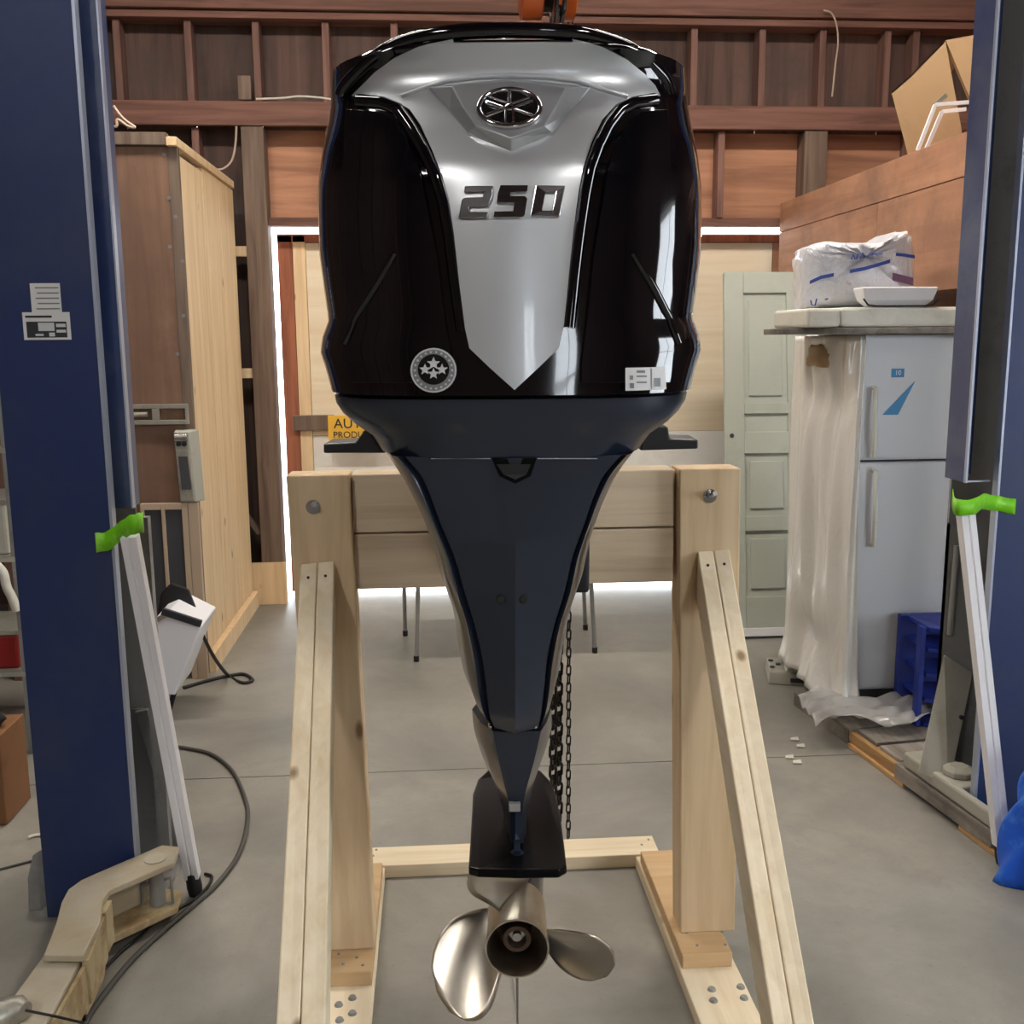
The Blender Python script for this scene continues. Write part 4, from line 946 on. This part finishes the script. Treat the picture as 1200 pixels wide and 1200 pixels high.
# far-left clutter
bx_ = thing('cardboard_carton', 'brown carton on the floor left of the left column', 'box', tuple(hz(15, 950)))
p = hz(37, 935); q0 = hz(0, 960)
put('carton_wall', MB().box(p.x-.55, p.x, q0.y-.05, q0.y+.16, .002, hy(20, 862, q0.y-.05).z), MAT['cardl'], bx_, bev=.004)
zt2 = hy(20, 862, q0.y-.05).z
put('carton_mark', MB().box(p.x-.105, p.x-.075, q0.y-.0515, q0.y-.0502, zt2*.42, zt2*.62).box(p.x-.115, p.x-.065, q0.y-.0515, q0.y-.0502, zt2*.50, zt2*.53), MAT['ink'], bx_)
yb = q0.y+.05
def blob(name, label, cat, c, r, mat, seed):
    rnd = random.Random(seed); b = bmesh.new(); bmesh.ops.create_icosphere(b, subdivisions=3, radius=1)
    ph = [rnd.uniform(0, 6) for _ in range(6)]
    for v in b.verts:
        k = 1+.18*math.sin(4*v.co.x+ph[0])*math.sin(5*v.co.y+ph[1])+.12*math.sin(7*v.co.z+ph[2]+3*v.co.x)
        z = max(v.co.z, -.45); v.co = Vector((v.co.x*r[0]*k, v.co.y*r[1]*k, z*r[2]*k))
    bmesh.ops.translate(b, vec=(c[0], c[1], c[2]), verts=b.verts)
    return tag(put(name, b, mat, smooth=60), label, cat)
blob('dark_rag', 'black crumpled bag on top of the brown carton', 'bag', (p.x-.09, yb-.01, zt2+.028), (.065, .065, .055), MAT['blackrub'], 1)
blob('green_cloth', 'green cloth bundle on top of the brown carton', 'cloth', (p.x-.22, yb+.0, zt2+.038), (.06, .07, .075), MAT['greencloth'], 2)
# shelf unit of clutter behind the left column
sh = thing('metal_shelf', 'old steel shelf unit at the left edge behind the column', 'shelf', (-2.0, 4.2, 0))
for x in (-2.3, -1.62):
    for y in (4.0, 4.5): put('leg', MB().box(x-.018, x+.018, y-.018, y+.018, 0, 1.95), MAT['bare'], sh)
for z in (.34, .8, 1.22, 1.62): put('shelf_board', MB().box(-2.32, -1.60, 3.98, 4.52, z-.02, z), MAT['dustgrey'], sh, bev=.002)
def shelf_item(name, label, cat, x0, x1, z, h, mat, y=4.02, d=.3):
    t = thing(name, label, cat, ((x0+x1)/2, y+d/2, z))
    put('body', MB().box(x0, x1, y, y+d, z+.001, z+h), mat, t, bev=.012)
    put('lid', MB().box(x0-.006, x1+.006, y-.006, y+d+.006, z+h, z+h+.018), MAT['dustgrey'], t, bev=.003)
shelf_item('plastic_tub', 'pale grey plastic tub on the upper middle shelf at left', 'tub', -2.2, -1.66, .8, .2, MAT['offwhite'])
shelf_item('storage_bin', 'brown storage bin on the second shelf from the top at left', 'bin', -2.2, -1.66, 1.22, .22, MAT['cabply'])
shelf_item('red_bin', 'red plastic bin on the lowest shelf at left', 'bin', -2.1, -1.66, .34, .14, MAT['red'])
shelf_item('grey_bin', 'grey bin on the top shelf at left', 'bin', -2.2, -1.66, 1.62, .2, MAT['louver'])
spline_tube('drain_pipe', 'pale bent drain pipe hanging off the left shelf unit', 'pipe', [hy(-4, 662, 3.95), hy(4, 672, 3.95), hy(8, 688, 3.95), hy(14, 700, 3.95), hy(20, 716, 3.95)], .018, MAT['offwhite'])

# ================================================================== RIGHT SIDE
# sage panel door leaning on the back wall
pd = thing('panel_door', 'sage green panelled door leaning on the back wall beside the refrigerator', 'door', (1.9, 5.6, 0))
yb0, yt0 = 5.28, 5.88; zt0 = 1.965
xl0, xl1 = 1.545, 2.36; xt0 = 1.645
def dp(u, v, o=0):      # u across, v up, o out of the door towards the viewer
    base = Vector((xl0+(xl1-xl0)*u, yb0, .0)); top = Vector((xt0+(xl1-xl0)*u, yt0, zt0))
    nrm = Vector((0, -zt0, (yt0-yb0))).normalized(); return base+(top-base)*v+nrm*o
def dbox(name, u0, u1, v0, v1, o0, o1, mat, par, bev=.003):
    return put(name, MB().loft([[dp(u0, v0, o0), dp(u1, v0, o0), dp(u1, v0, o1), dp(u0, v0, o1)], [dp(u0, v1, o0), dp(u1, v1, o0), dp(u1, v1, o1), dp(u0, v1, o1)]]), mat, par, bev=bev)
vr = [(0, .10), (.335, .39), (.50, .56), (.80, .835), (.955, 1)]
dbox('core', .02, .98, .01, .99, 0, .02, MAT['sage'], pd)
for u0, u1 in ((0, .135), (.44, .56), (.865, 1)): dbox('stile', u0, u1, 0, 1, .0, .035, MAT['sage'], pd)
for v0, v1 in ((0, .105), (.28, .32), (.49, .55), (.60, .63), (.94, 1)): dbox('rail', .135, .865, v0, v1, .0, .0345, MAT['sage'], pd)
for u0, u1 in ((.17, .405), (.595, .83)):
    for v0, v1 in ((.125, .26), (.34, .47), (.65, .92)): dbox('raised_panel', u0, u1, v0, v1, .02, .03, MAT['sage'], pd, .008)
dbox('bottom_strip', 0, 1, 0, .022, .036, .048, MAT['white'], pd)  # plain white strip along the door's bottom edge
c = dp(.045, .54, .036); put('latch_hole', MB().cyl(c, c+Vector((0, -.004, .001)), .012, 12), MAT['ink'], pd)
# loft with plywood parapet
lo = thing('storage_loft', 'plywood fronted storage loft high on the right above the refrigerator', 'loft', (2.8, 4.5, 1.72))
LX = 2.09
LZ = 1.80
put('parapet_board', MB().box(LX, LX+.018, 3.0, 6.245, 2.232, 2.40), MAT['loftply'], lo, bev=.002)
put('parapet_board', MB().box(LX+.002, LX+.02, 3.0, 4.85, LZ, 2.2285), MAT['loftply'], lo, bev=.002)
put('parapet_board', MB().box(LX+.001, LX+.019, 4.853, 6.245, 1.985, 2.2285), MAT['loftply'], lo, bev=.002)
put('deck', MB().box(LX+.021, X1-.12, 3.0, 6.245, 2.33, 2.37), MAT['loftply'], lo)
for y in (3.1, 4.6, 6.15): put('joist', MB().box(LX+.021, X1-.12, y-.02, y+.02, 2.19, 2.33), MAT['stud_x'], lo)
put('post', MB().box(LX+.63, LX+.72, 3.06, 3.15, 0, 2.19), MAT['stud'], lo)
put('post', MB().box(LX+.35, LX+.44, 6.1, 6.19, 0, 2.19), MAT['stud'], lo)
# cardboard box on the loft
cb = thing('cardboard_box', 'big open tan cardboard box tipped on the loft edge', 'box', (2.45, 4.6, 2.37))
cb0 = [hy(1056, 192, 4.62), hy(1037, 108, 4.62), hy(1060, 88, 4.62), hy(1100, 47, 4.62), hy(1150, 38, 4.62), hy(1190, 120, 4.62), hy(1150, 165, 4.62)]
for p in cb0: p.x += .03
cb0[0].z = max(cb0[0].z, 2.405)
put('box_panel', MB().prism(cb0[:3]+cb0[3:4]+[cb0[6]+Vector((-.12, 0, .03)), cb0[0]], (.01, .02, 0)), MAT['card'], cb, label='angled tan side panel')
put('box_panel', MB().prism([cb0[3]+Vector((.002, .0, 0)), cb0[4], cb0[5], cb0[6]], (.0, .02, 0)), MAT['card'], cb)
put('box_panel', MB().prism([cb0[1], cb0[2], cb0[3], cb0[3]+Vector((.27, .45, .0)), cb0[1]+Vector((.27, .45, -.02))], (0, 0, -.008)), MAT['card'], cb)
put('box_panel', MB().prism([cb0[0]+Vector((.05, .02, .02)), cb0[6]+Vector((0, .02, -.05)), cb0[6]+Vector((.25, .42, -.05)), cb0[0]+Vector((.26, .42, .02))], (0, 0, -.008)), MAT['card'], cb)
# white bracket frames leaning on the loft edge
bf_ = thing('bracket_frame', 'white bent metal bracket leaning against the cardboard box on the loft', 'bracket', tuple(hy(1070, 185, 4.45)))
for i, (dx_, q_) in enumerate((((0, 0), [(1067, 184), (1088, 123), (1137, 119)]), ((0, 0), [(1076, 180), (1096, 131), (1124, 128)]))):
    pts = [hy(*p, 4.5+.03*i)+Vector((.03, 0, 0)) for p in q_]; pts[0].z = 2.405
    m_ = MB().bar(pts[0], pts[1], .016, .012, (0, 1, 0)).bar(pts[1], pts[2], .016, .012, (0, 1, 0))
    put('strap', m_, MAT['white'], bf_, bev=.001)
put('cross_strap', MB().bar(hy(1087, 124, 4.5)+Vector((.03, 0, 0)), hy(1108, 108, 4.5)+Vector((.03, .05, 0)), .02, .004, (0, 1, 0)), MAT['toolmetal'], bf_)
# refrigerator
fr_ = thing('refrigerator', 'white top freezer refrigerator wrapped in clear plastic on the right', 'refrigerator', (2.15, 4.5, .075))
hz0 = .085
fx0 = hz(999, 828, hz0).x; fy = hz(999, 828, hz0).y; fx1 = fx0+.62
ZTF = hy(1010, 392, fy).z; ZS = hy(1010, 541, fy).z
fx0b = hy(999, 420, fy).x
fx0 = (fx0+fx0b)/2
put('cabinet_body', MB().box(fx0+.004, fx1-.004, fy+.062, fy+.66, hz0, ZTF), MAT['fridge'], fr_, bev=.012)
fd = put('freezer_door', MB().box(fx0, fx1, fy, fy+.058, ZS+.004, ZTF), MAT['fridge'], fr_, bev=.014, seg=3)
ld = put('lower_door', MB().box(fx0, fx1, fy, fy+.058, hz0+.07, ZS-.004), MAT['fridge'], fr_, bev=.014, seg=3)
put('door_gasket', MB().box(fx0+.012, fx1-.012, fy+.045, fy+.062, hz0+.08, ZTF-.01), MAT['gasket'], fr_)
put('toe_grille', MB().box(fx0+.02, fx1-.02, fy+.03, fy+.06, hz0, hz0+.066), MAT['gasket'], fr_)
for par, p0, p1 in ((fd, 455, 535), (ld, 552, 640)):
    a = hy(1026, p0, fy-.02); b = hy(1024, p1, fy-.02)
    put('door_handle', MB().tube([a+Vector((0, .02, 0)), a, (a+b)/2+Vector((0, -.006, 0)), b, b+Vector((0, .02, 0))], .010, 8), MAT['offwhite'], par, smooth=60, label='cream door handle')
a = hy(1045, 432, fy); b = hy(1059, 442, fy)
sk = put('blue_badge', MB().box(a.x, b.x, fy-.003, fy-.0003, b.z, a.z), MAT['bluest'], fd, label='small blue square sticker')
a = hy(1072, 447, fy); b = hy(1052, 486, fy); c = hy(1034, 486, fy)
put('blue_sticker', MB().prism([a, b, c], (0, -.003, 0)), MAT['bluest'], fd, label='blue triangular sticker')
t_ = text_bm('10', .026, .0006)
bmesh.ops.rotate(t_, verts=t_.verts, cent=(0, 0, 0), matrix=Matrix.Rotation(R(90), 3, 'X'))
cc = hy(1052, 437, fy); bmesh.ops.translate(t_, verts=t_.verts, vec=(cc.x, fy-.0036, cc.z))
put('badge_print', t_, MAT['white'], fd)
# plastic dust sheet draped over the left side and the floor skirt
def sheet():
    m = MB(); NU, NV = 46, 60
    xs = fx0-.004
    def fn(i, j):
        # i: 0 back-left ... wraps round to the front; j: 0 top .. 1 bottom
        z = ZTF-.005-(ZTF-.10)*j
        ti = i
        y = fy+.70-.70*min(1, ti/.78)
        fold = math.sin(ti*38+2.2*math.sin(j*3))*.013+math.sin(ti*17+j*6)*.016
        pinch = math.exp(-((j-.86)/.05)**2-((ti-.40)/.16)**2)*.05+math.exp(-((j-.16)/.07)**2-((ti-.45)/.2)**2)*.04
        bulge = .035*math.sin(math.pi*min(1, ti/.78))*(1-.4*j)+.015
        if ti <= .78: p = Vector((xs-bulge-fold*(.4+.6*math.sin(math.pi*ti/.78))+pinch, y, z))
        else:
            k = (ti-.78)/.22; p = Vector((xs-.012+.05*k*(.55+.9*j*j*j), fy-.012-.006*math.sin(k*9+j*7), z))
        if j > .9:
            q = (j-.9)/.1; p.x -= .03*q*q*(1-.5*ti); p.y -= .08*q*q*(ti > .5)
        return p
    return m.grid(fn, NU, NV)
sd = tag(put('dust_sheet', sheet(), MAT['wrap'], smooth=70, solid=.001), 'crumpled clear plastic sheet draped down the side of the refrigerator', 'plastic sheet')
# crumpled skirt of the sheet on the pallet
sk_ = MB()
def fsk(i, j):
    x = fx0-.22+.62*i; y = fy-.26+.22*j+.05*math.sin(i*9)
    return Vector((x, y, .106+.012*abs(math.sin(i*15+j*5))+.022*abs(math.sin(i*7-j*9))+.03*j*j))
tag(put('sheet_skirt', sk_.grid(fsk, 40, 16), MAT['skirt'], smooth=70, solid=.001), 'crumpled plastic sheet lying on the pallet before the refrigerator', 'plastic sheet')
# brown paper bundle under the sheet at top left
zz = hy(955, 410, fy+.3); blob('paper_bundle', 'crumpled brown paper bundle tucked in the plastic below the foam slab', 'paper', (fx0-.052, fy+.30, ZTF-.10), (.04, .09, .07), MAT['card'], 5)
# boards on top of the refrigerator
zf = ZTF+.002
bb = hy(930, 380, fy-.02)
tag(put('dark_board', MB().prism([(bb.x, fy+.10, zf), (bb.x+.16, fy-.06, zf), (fx1+.1, fy-.06, zf), (fx1+.1, fy+.5, zf), (bb.x+.05, fy+.5, zf)], (0, 0, .024)), MAT['greywood'], bev=.003), 'thin grey board lying on top of the refrigerator', 'board')
zf += .026
za = hy(1000, 360, fy-.04).z
xa = hy(946, 370, fy-.04).x; xm = hy(986, 370, fy-.04).x
fbt = thing('foam_board', 'long off-white foam slab on the board over the refrigerator', 'slab', (xm+.3, fy+.15, zf))
put('slab', MB().box(xm+.002, fx1+.08, fy-.04, fy+.36, zf, za), MAT['offwhite'], fbt, bev=.012)
put('slab_end', MB().box(xa, xm, fy-.038, fy+.36, zf, za-.003), MAT['offwhite'], fbt, bev=.012)
# plastic wrapped bag
bg = thing('wrapped_pack', 'plastic wrapped white pack with blue print on the foam slab', 'pack', (hy(1010, 360, fy+.1).x, fy+.1, za))
def bagm():
    yb_ = fy+.11; m = MB()
    top = [(948, 300), (952, 288), (968, 282), (1000, 284), (1030, 283), (1042, 281), (1052, 271), (1068, 270), (1074, 283), (1075, 320), (1076, 358), (947, 361), (948, 330)]
    ring = []
    for (a, b) in zip(top, top[1:]+top[:1]):
        for k in range(4): ring.append(hy(a[0]+(b[0]-a[0])*k/4, a[1]+(b[1]-a[1])*k/4, yb_))
    for p in ring: p.z = max(p.z, za+.001)
    c = sum(ring, Vector())/len(ring); rings = []
    for s, d in ((.0, -.005), (.55, -.02), (.85, -.01), (1, .03), (1.0, .12), (.97, .2), (.85, .23)):
        rr = []
        for i, p in enumerate(ring):
            w = 1+.015*math.sin(i*2.1+d*40); q = c+(p-c)*s*w; q.y = yb_+d+.006*math.sin(i*1.7+s*9); q.z = max(q.z, za+.001); rr.append(q)
        rings.append(rr)
    return m.loft(rings)
put('wrap', bagm(), MAT['bag'], bg, smooth=60)
def strip(px, w, mat, name, Y):
    pts = [hy(*p, Y) for p in px]; m = MB()
    m.loft([[p+Vector((0, 0, w/2)), p-Vector((0, 0, w/2))] for p in pts], cap=False, closed=False)
    put(name, m, mat, bg, solid=.002)
yf = fy+.11-.03
strip([(949, 331), (962, 325), (977, 322)], .014, MAT['bluebag'], 'print_band', yf)
strip([(996, 318), (1012, 315), (1030, 310), (1043, 306)], .014, MAT['bluebag'], 'print_band', yf)
strip([(1050, 298), (1060, 299), (1072, 301)], .012, MAT['bluebag'], 'print_band', yf+.004)
strip([(1046, 324), (1058, 327), (1070, 330)], .03, MAT['purple'], 'print_band', yf+.002)
for q_ in ([(998, 304), (1000, 298), (1002, 304)], [(1004, 304), (1005, 297), (1008, 303), (1011, 296), (1013, 302)], [(1018, 301), (1022, 297), (1028, 299), (1034, 297)], [(950, 352), (951, 357), (955, 358), (957, 350)], [(967, 351), (970, 350)]):
    m_ = MB().tube([hy(*p, yf) for p in q_], .0032, 5); put('print_mark', m_, MAT['bluebag'], bg)
# white tray
tr = thing('white_tray', 'white plastic tray lid on the foam slab in front of the wrapped pack', 'tray', (hy(1058, 358, fy-.03).x, fy, za))
def tray():
    out = []
    a, b = hy(1012, 340, fy-.035), hy(1100, 340, fy-.035); zt_a = hy(1050, 336, fy-.035).z
    for x0, x1, z, e in ((a.x+.035, b.x-.035, za+.001, .04), (a.x+.012, b.x-.012, za+(zt_a-za)*.35, .012), (a.x, b.x, zt_a-.006, 0), (a.x, b.x, zt_a, 0), (a.x+.01, b.x-.01, zt_a, .008)):
        out.append([(x0, fy-.034+e, z), (x1, fy-.034+e, z), (x1, fy+.07-e, z), (x0, fy+.07-e, z)])
    return MB().loft(out)
put('tray_body', tray(), MAT['white'], tr, bev=.01, seg=3)
a, b = hy(1012, 345, fy-.035), hy(1100, 345, fy-.035)
put('tray_rim', MB().tube([(a.x, fy-.036, za+.032), (a.x+.02, fy-.036, za+.008), (a.x+.05, fy-.037, za+.004), (b.x-.05, fy-.037, za+.004), (b.x-.02, fy-.036, za+.008), (b.x, fy-.036, za+.032)], .0035, 6), MAT['blackrub'], tr)
# pallet under the refrigerator
pt = thing('wooden_pallet', 'weathered wooden pallet under the wrapped refrigerator', 'pallet', (1.95, 3.7, 0))
e0_ = hz(930, 826); e1_ = hz(1165, 1000)
def pe(t, z): v = e0_+(e1_-e0_)*t; v.z = z; return v
dirp = (e1_-e0_).normalized(); side = Vector((-dirp.y, dirp.x, 0)); side = side if side.x > 0 else -side
ZPT = .075
def pbox(t0, t1, s0, s1, z0, z1, mat, name):
    q = [pe(t0, 0)+side*s0, pe(t0, 0)+side*s1, pe(t1, 0)+side*s1, pe(t1, 0)+side*s0]
    put(name, MB().loft([[v+Vector((0, 0, z0)) for v in q], [v+Vector((0, 0, z1)) for v in q]]), mat, pt, bev=.003)
pbox(0, .34, .0, .045, .0, .06, MAT['greywood'], 'stringer')
pbox(.345, .60, .0, .045, .018, .06, MAT['rawwood'], 'stringer')
pbox(.60, 1.0, -.015, .02, .018, .075, MAT['greywood'], 'stringer')
pbox(.0, .60, .30, .345, 0, .06, MAT['greywood'], 'stringer')
pbox(.0, .60, .60, .645, 0, .06, MAT['greywood'], 'stringer')
pbox(.355, .64, -.012, .03, .0, .018, MAT['rawwood'], 'base_slat')
pbox(.88, 1.02, -.015, .018, .0, .0175, MAT['rawwood'], 'base_slat')
for k in range(5):
    t0 = .005+k*.12; pbox(t0, t0+.106, .0 if k < 3 else .02, .72, .0605, .0755+(.002 if k % 2 else 0), MAT['greywood'], 'deck_board')
# steel runner lying on the pallet near the right column
rn = thing('steel_ramp', 'grey dusty steel ramp shoe on the pallet end beside the right column', 'ramp', tuple(pe(.8, .08)))
q = [pe(.63, .08)-side*.01, pe(.63, .08)+side*.13, pe(.86, .08)+side*.13, pe(.86, .08)+side*.012, pe(1.0, .08)+side*.012, pe(1.0, .08)-side*.015]
put('shoe', MB().loft([q, [v+Vector((0, 0, .055)) for v in q]]), MAT['dustgrey'], rn, bev=.01)
c = pe(.79, .136)+side*.062; put('hub', MB().loft([[c+Vector((r*math.cos(2*math.pi*i/8), r*math.sin(2*math.pi*i/8), z)) for i in range(8)] for r, z in ((.055, 0), (.055, .02), (.03, .032))]), MAT['dustgrey'], rn, bev=.004)
# grey plate leaning above it
gp = thing('leaning_plate', 'dusty grey steel plate leaning beside the right column', 'plate', tuple(hz(1095, 915)))
Yg = 3.28
g4 = [hy(1076, 905, Yg-.06), hy(1112, 922, Yg-.1), hy(1140, 790, Yg+.05), hy(1106, 769, Yg+.05)]
put('plate', MB().prism(g4, (.012, .02, 0)), MAT['dustgrey'], gp, bev=.003)
put('plate_flange', MB().prism([g4[1], g4[2], g4[2]+Vector((.05, .10, -.02)), g4[1]+Vector((.06, .10, 0))], (.004, .006, 0)), MAT['bare'], gp, bev=.002)
c = hy(1126, 840, Yg-.03); put('plate_hole', MB().cyl(c, c+Vector((0, -.008, 0)), .008, 10), MAT['ink'], gp)
# blue crate
cr = thing('blue_crate', 'dark blue slotted plastic crate standing right of the refrigerator front', 'crate', tuple(hz(1092, 838)))
Ycr = 3.74
a = hy(1080, 735, Ycr); b = hy(1110, 836, Ycr); zb0 = .08
put('side', MB().box(a.x, a.x+.022, Ycr, Ycr+.04, zb0, a.z), MAT['cratblue'], cr, bev=.004)
put('back', MB().box(a.x, a.x+.22, Ycr+.18, Ycr+.21, zb0, a.z), MAT['cratblue'], cr, bev=.004)
for k in range(5):
    z = zb0+(a.z-zb0)*(k+.0)/4.0-.0; z = min(z, a.z-.02)
    put('tray_lip', MB().prism([(a.x+.03, Ycr, z), (a.x+.03, Ycr+.18, z), (a.x+.22, Ycr+.18, z), (a.x+.22, Ycr, z), (a.x+.12, Ycr-.02, z-.012)], (0, 0, .018)), MAT['cratblue'], cr, bev=.003)
# small grey instrument on the floor
gd = thing('radio_unit', 'grey electronic unit with dark window lying before the green door', 'device', tuple(hz(930, 806)))
p0, p1, p2 = hz(900, 802), hz(958, 806), hz(908, 788)
ux = (p1-p0); uy = Vector((.06, .24, 0))
def gq(a, b, z): return p0+ux*a+uy*b+Vector((0, 0, z))
put('body', MB().loft([[gq(0, 0, 0), gq(1, 0, 0), gq(1, 1, 0), gq(0, 1, 0)], [gq(.03, .05, .06), gq(.97, .05, .06), gq(.97, .97, .06), gq(.03, .97, .06)]]), MAT['dustgrey'], gd, bev=.008)
put('cover', MB().loft([[gq(.35, .1, .0605), gq(.98, .1, .0605), gq(.98, .95, .0605), gq(.35, .95, .0605)], [gq(.4, .15, .07), gq(.95, .15, .07), gq(.95, .9, .07), gq(.4, .9, .07)]]), MAT['offwhite'], gd, bev=.003)
put('window', MB().loft([[gq(.5, .4, .0705), gq(.85, .4, .0705), gq(.85, .8, .0705), gq(.5, .8, .0705)], [gq(.5, .4, .073), gq(.85, .4, .073), gq(.85, .8, .073), gq(.5, .8, .073)]]), MAT['louver'], gd)
put('slot', MB().loft([[gq(.45, -.012, .018), gq(.78, -.012, .018), gq(.78, .02, .018), gq(.45, .02, .018)], [gq(.45, -.005, .036), gq(.78, -.005, .036), gq(.78, .02, .036), gq(.45, .02, .036)]]), MAT['ink'], gd)
for a_, b_ in ((.1, .3), (.1, .7), (.24, .5)): c = gq(a_, b_, .061); put('button', MB().cyl(c, c+Vector((0, 0, .006)), .012, 10), MAT['louver'], gd)
# blue tarp bundle at the right edge
def tarp():
    m = MB()
    c0 = hz(1246, 1050)
    def fn(i, j):
        a = 2*math.pi*i; z = .40*(1-(1-j)**1.6)*1.0
        r = (.155-.09*j)*(1+.22*math.sin(a*5+j*4)+.10*math.sin(a*11-j*9))
        return Vector((c0.x+.03+r*math.cos(a), c0.y+.05+r*math.sin(a)*1.1, .002+z+.012*math.sin(a*7)*j))
    return m.grid(fn, 64, 22)
tag(put('blue_tarp', tarp(), MAT['tarp'], smooth=60, solid=.002), 'crumpled bright blue tarp bundled at the right edge by the column', 'tarp')
# scraps on the floor
for i, (px, py) in enumerate(((931, 866), (938, 874), (925, 887), (934, 893))):
    c = hz(px, py, .003); tag(put('paper_scrap', MB().prism([c+Vector((-.02, -.012, 0)), c+Vector((.012, -.02, 0)), c+Vector((.02, .016, 0)), c+Vector((-.012, .01, 0))], (0, 0, .003)), MAT['offwhite']), ('pale torn scrap on the floor beside the pallet corner, farthest of four', 'pale torn scrap on the floor beside the pallet, second farthest', 'pale torn scrap on the floor, nearest the right pine brace', 'pale torn scrap on the floor, nearest of four by the pallet')[i], 'scrap', 'pale scraps on the floor')
# yellow sign on the barn door behind the motor
sg = thing('yellow_sign', 'small yellow sign with black letters behind the motor cowl at left', 'sign', tuple(hy(420, 502, 6.3)))
a = hy(384, 487, 6.34); b = hy(456, 520, 6.34)
put('sign_board', MB().box(a.x, b.x, 6.34, 6.352, b.z, a.z), MAT['yellow'], sg, bev=.002)
put('hook', MB().cyl((a.x+.1, 6.35, a.z-.02), (a.x+.1, 6.45, a.z-.02), .006, 8), MAT['bare'], sg)
for body, py, s in (('AUTO', 497, .085), ('PRODUCTS', 510, .056)):
    t_ = text_bm(body, s, .001); bmesh.ops.rotate(t_, verts=t_.verts, cent=(0, 0, 0), matrix=Matrix.Rotation(R(90), 3, 'X'))
    x0 = min(v.co.x for v in t_.verts); c = hy(391, py, 6.339); bmesh.ops.translate(t_, verts=t_.verts, vec=(c.x-x0, 6.3385, c.z))
    put('lettering', t_, MAT['ink'], sg)
# folding table behind the stand
ft = thing('folding_table', 'folding table with thin steel legs behind the pine stand', 'table', (.36, 5.25, 0))
tl = [hz(475, 745), hz(488, 775), hz(697, 765), hz(686, 738)]
put('table_top', MB().box(-.28, 1.0, 4.92, 5.52, .70, .73), MAT['offwhite'], ft, bev=.006)
for p, lean in zip(tl, (0, -.03, .04, .03)):
    lg = put('leg', MB().tube([(p.x, p.y, .0), (p.x-lean, p.y, .70)], .011, 8), MAT['bare'], ft, smooth=50)
    put('leg_tip', MB().cyl((p.x, p.y, .0), (p.x, p.y, .03), .014, 8), MAT['blackrub'], lg)
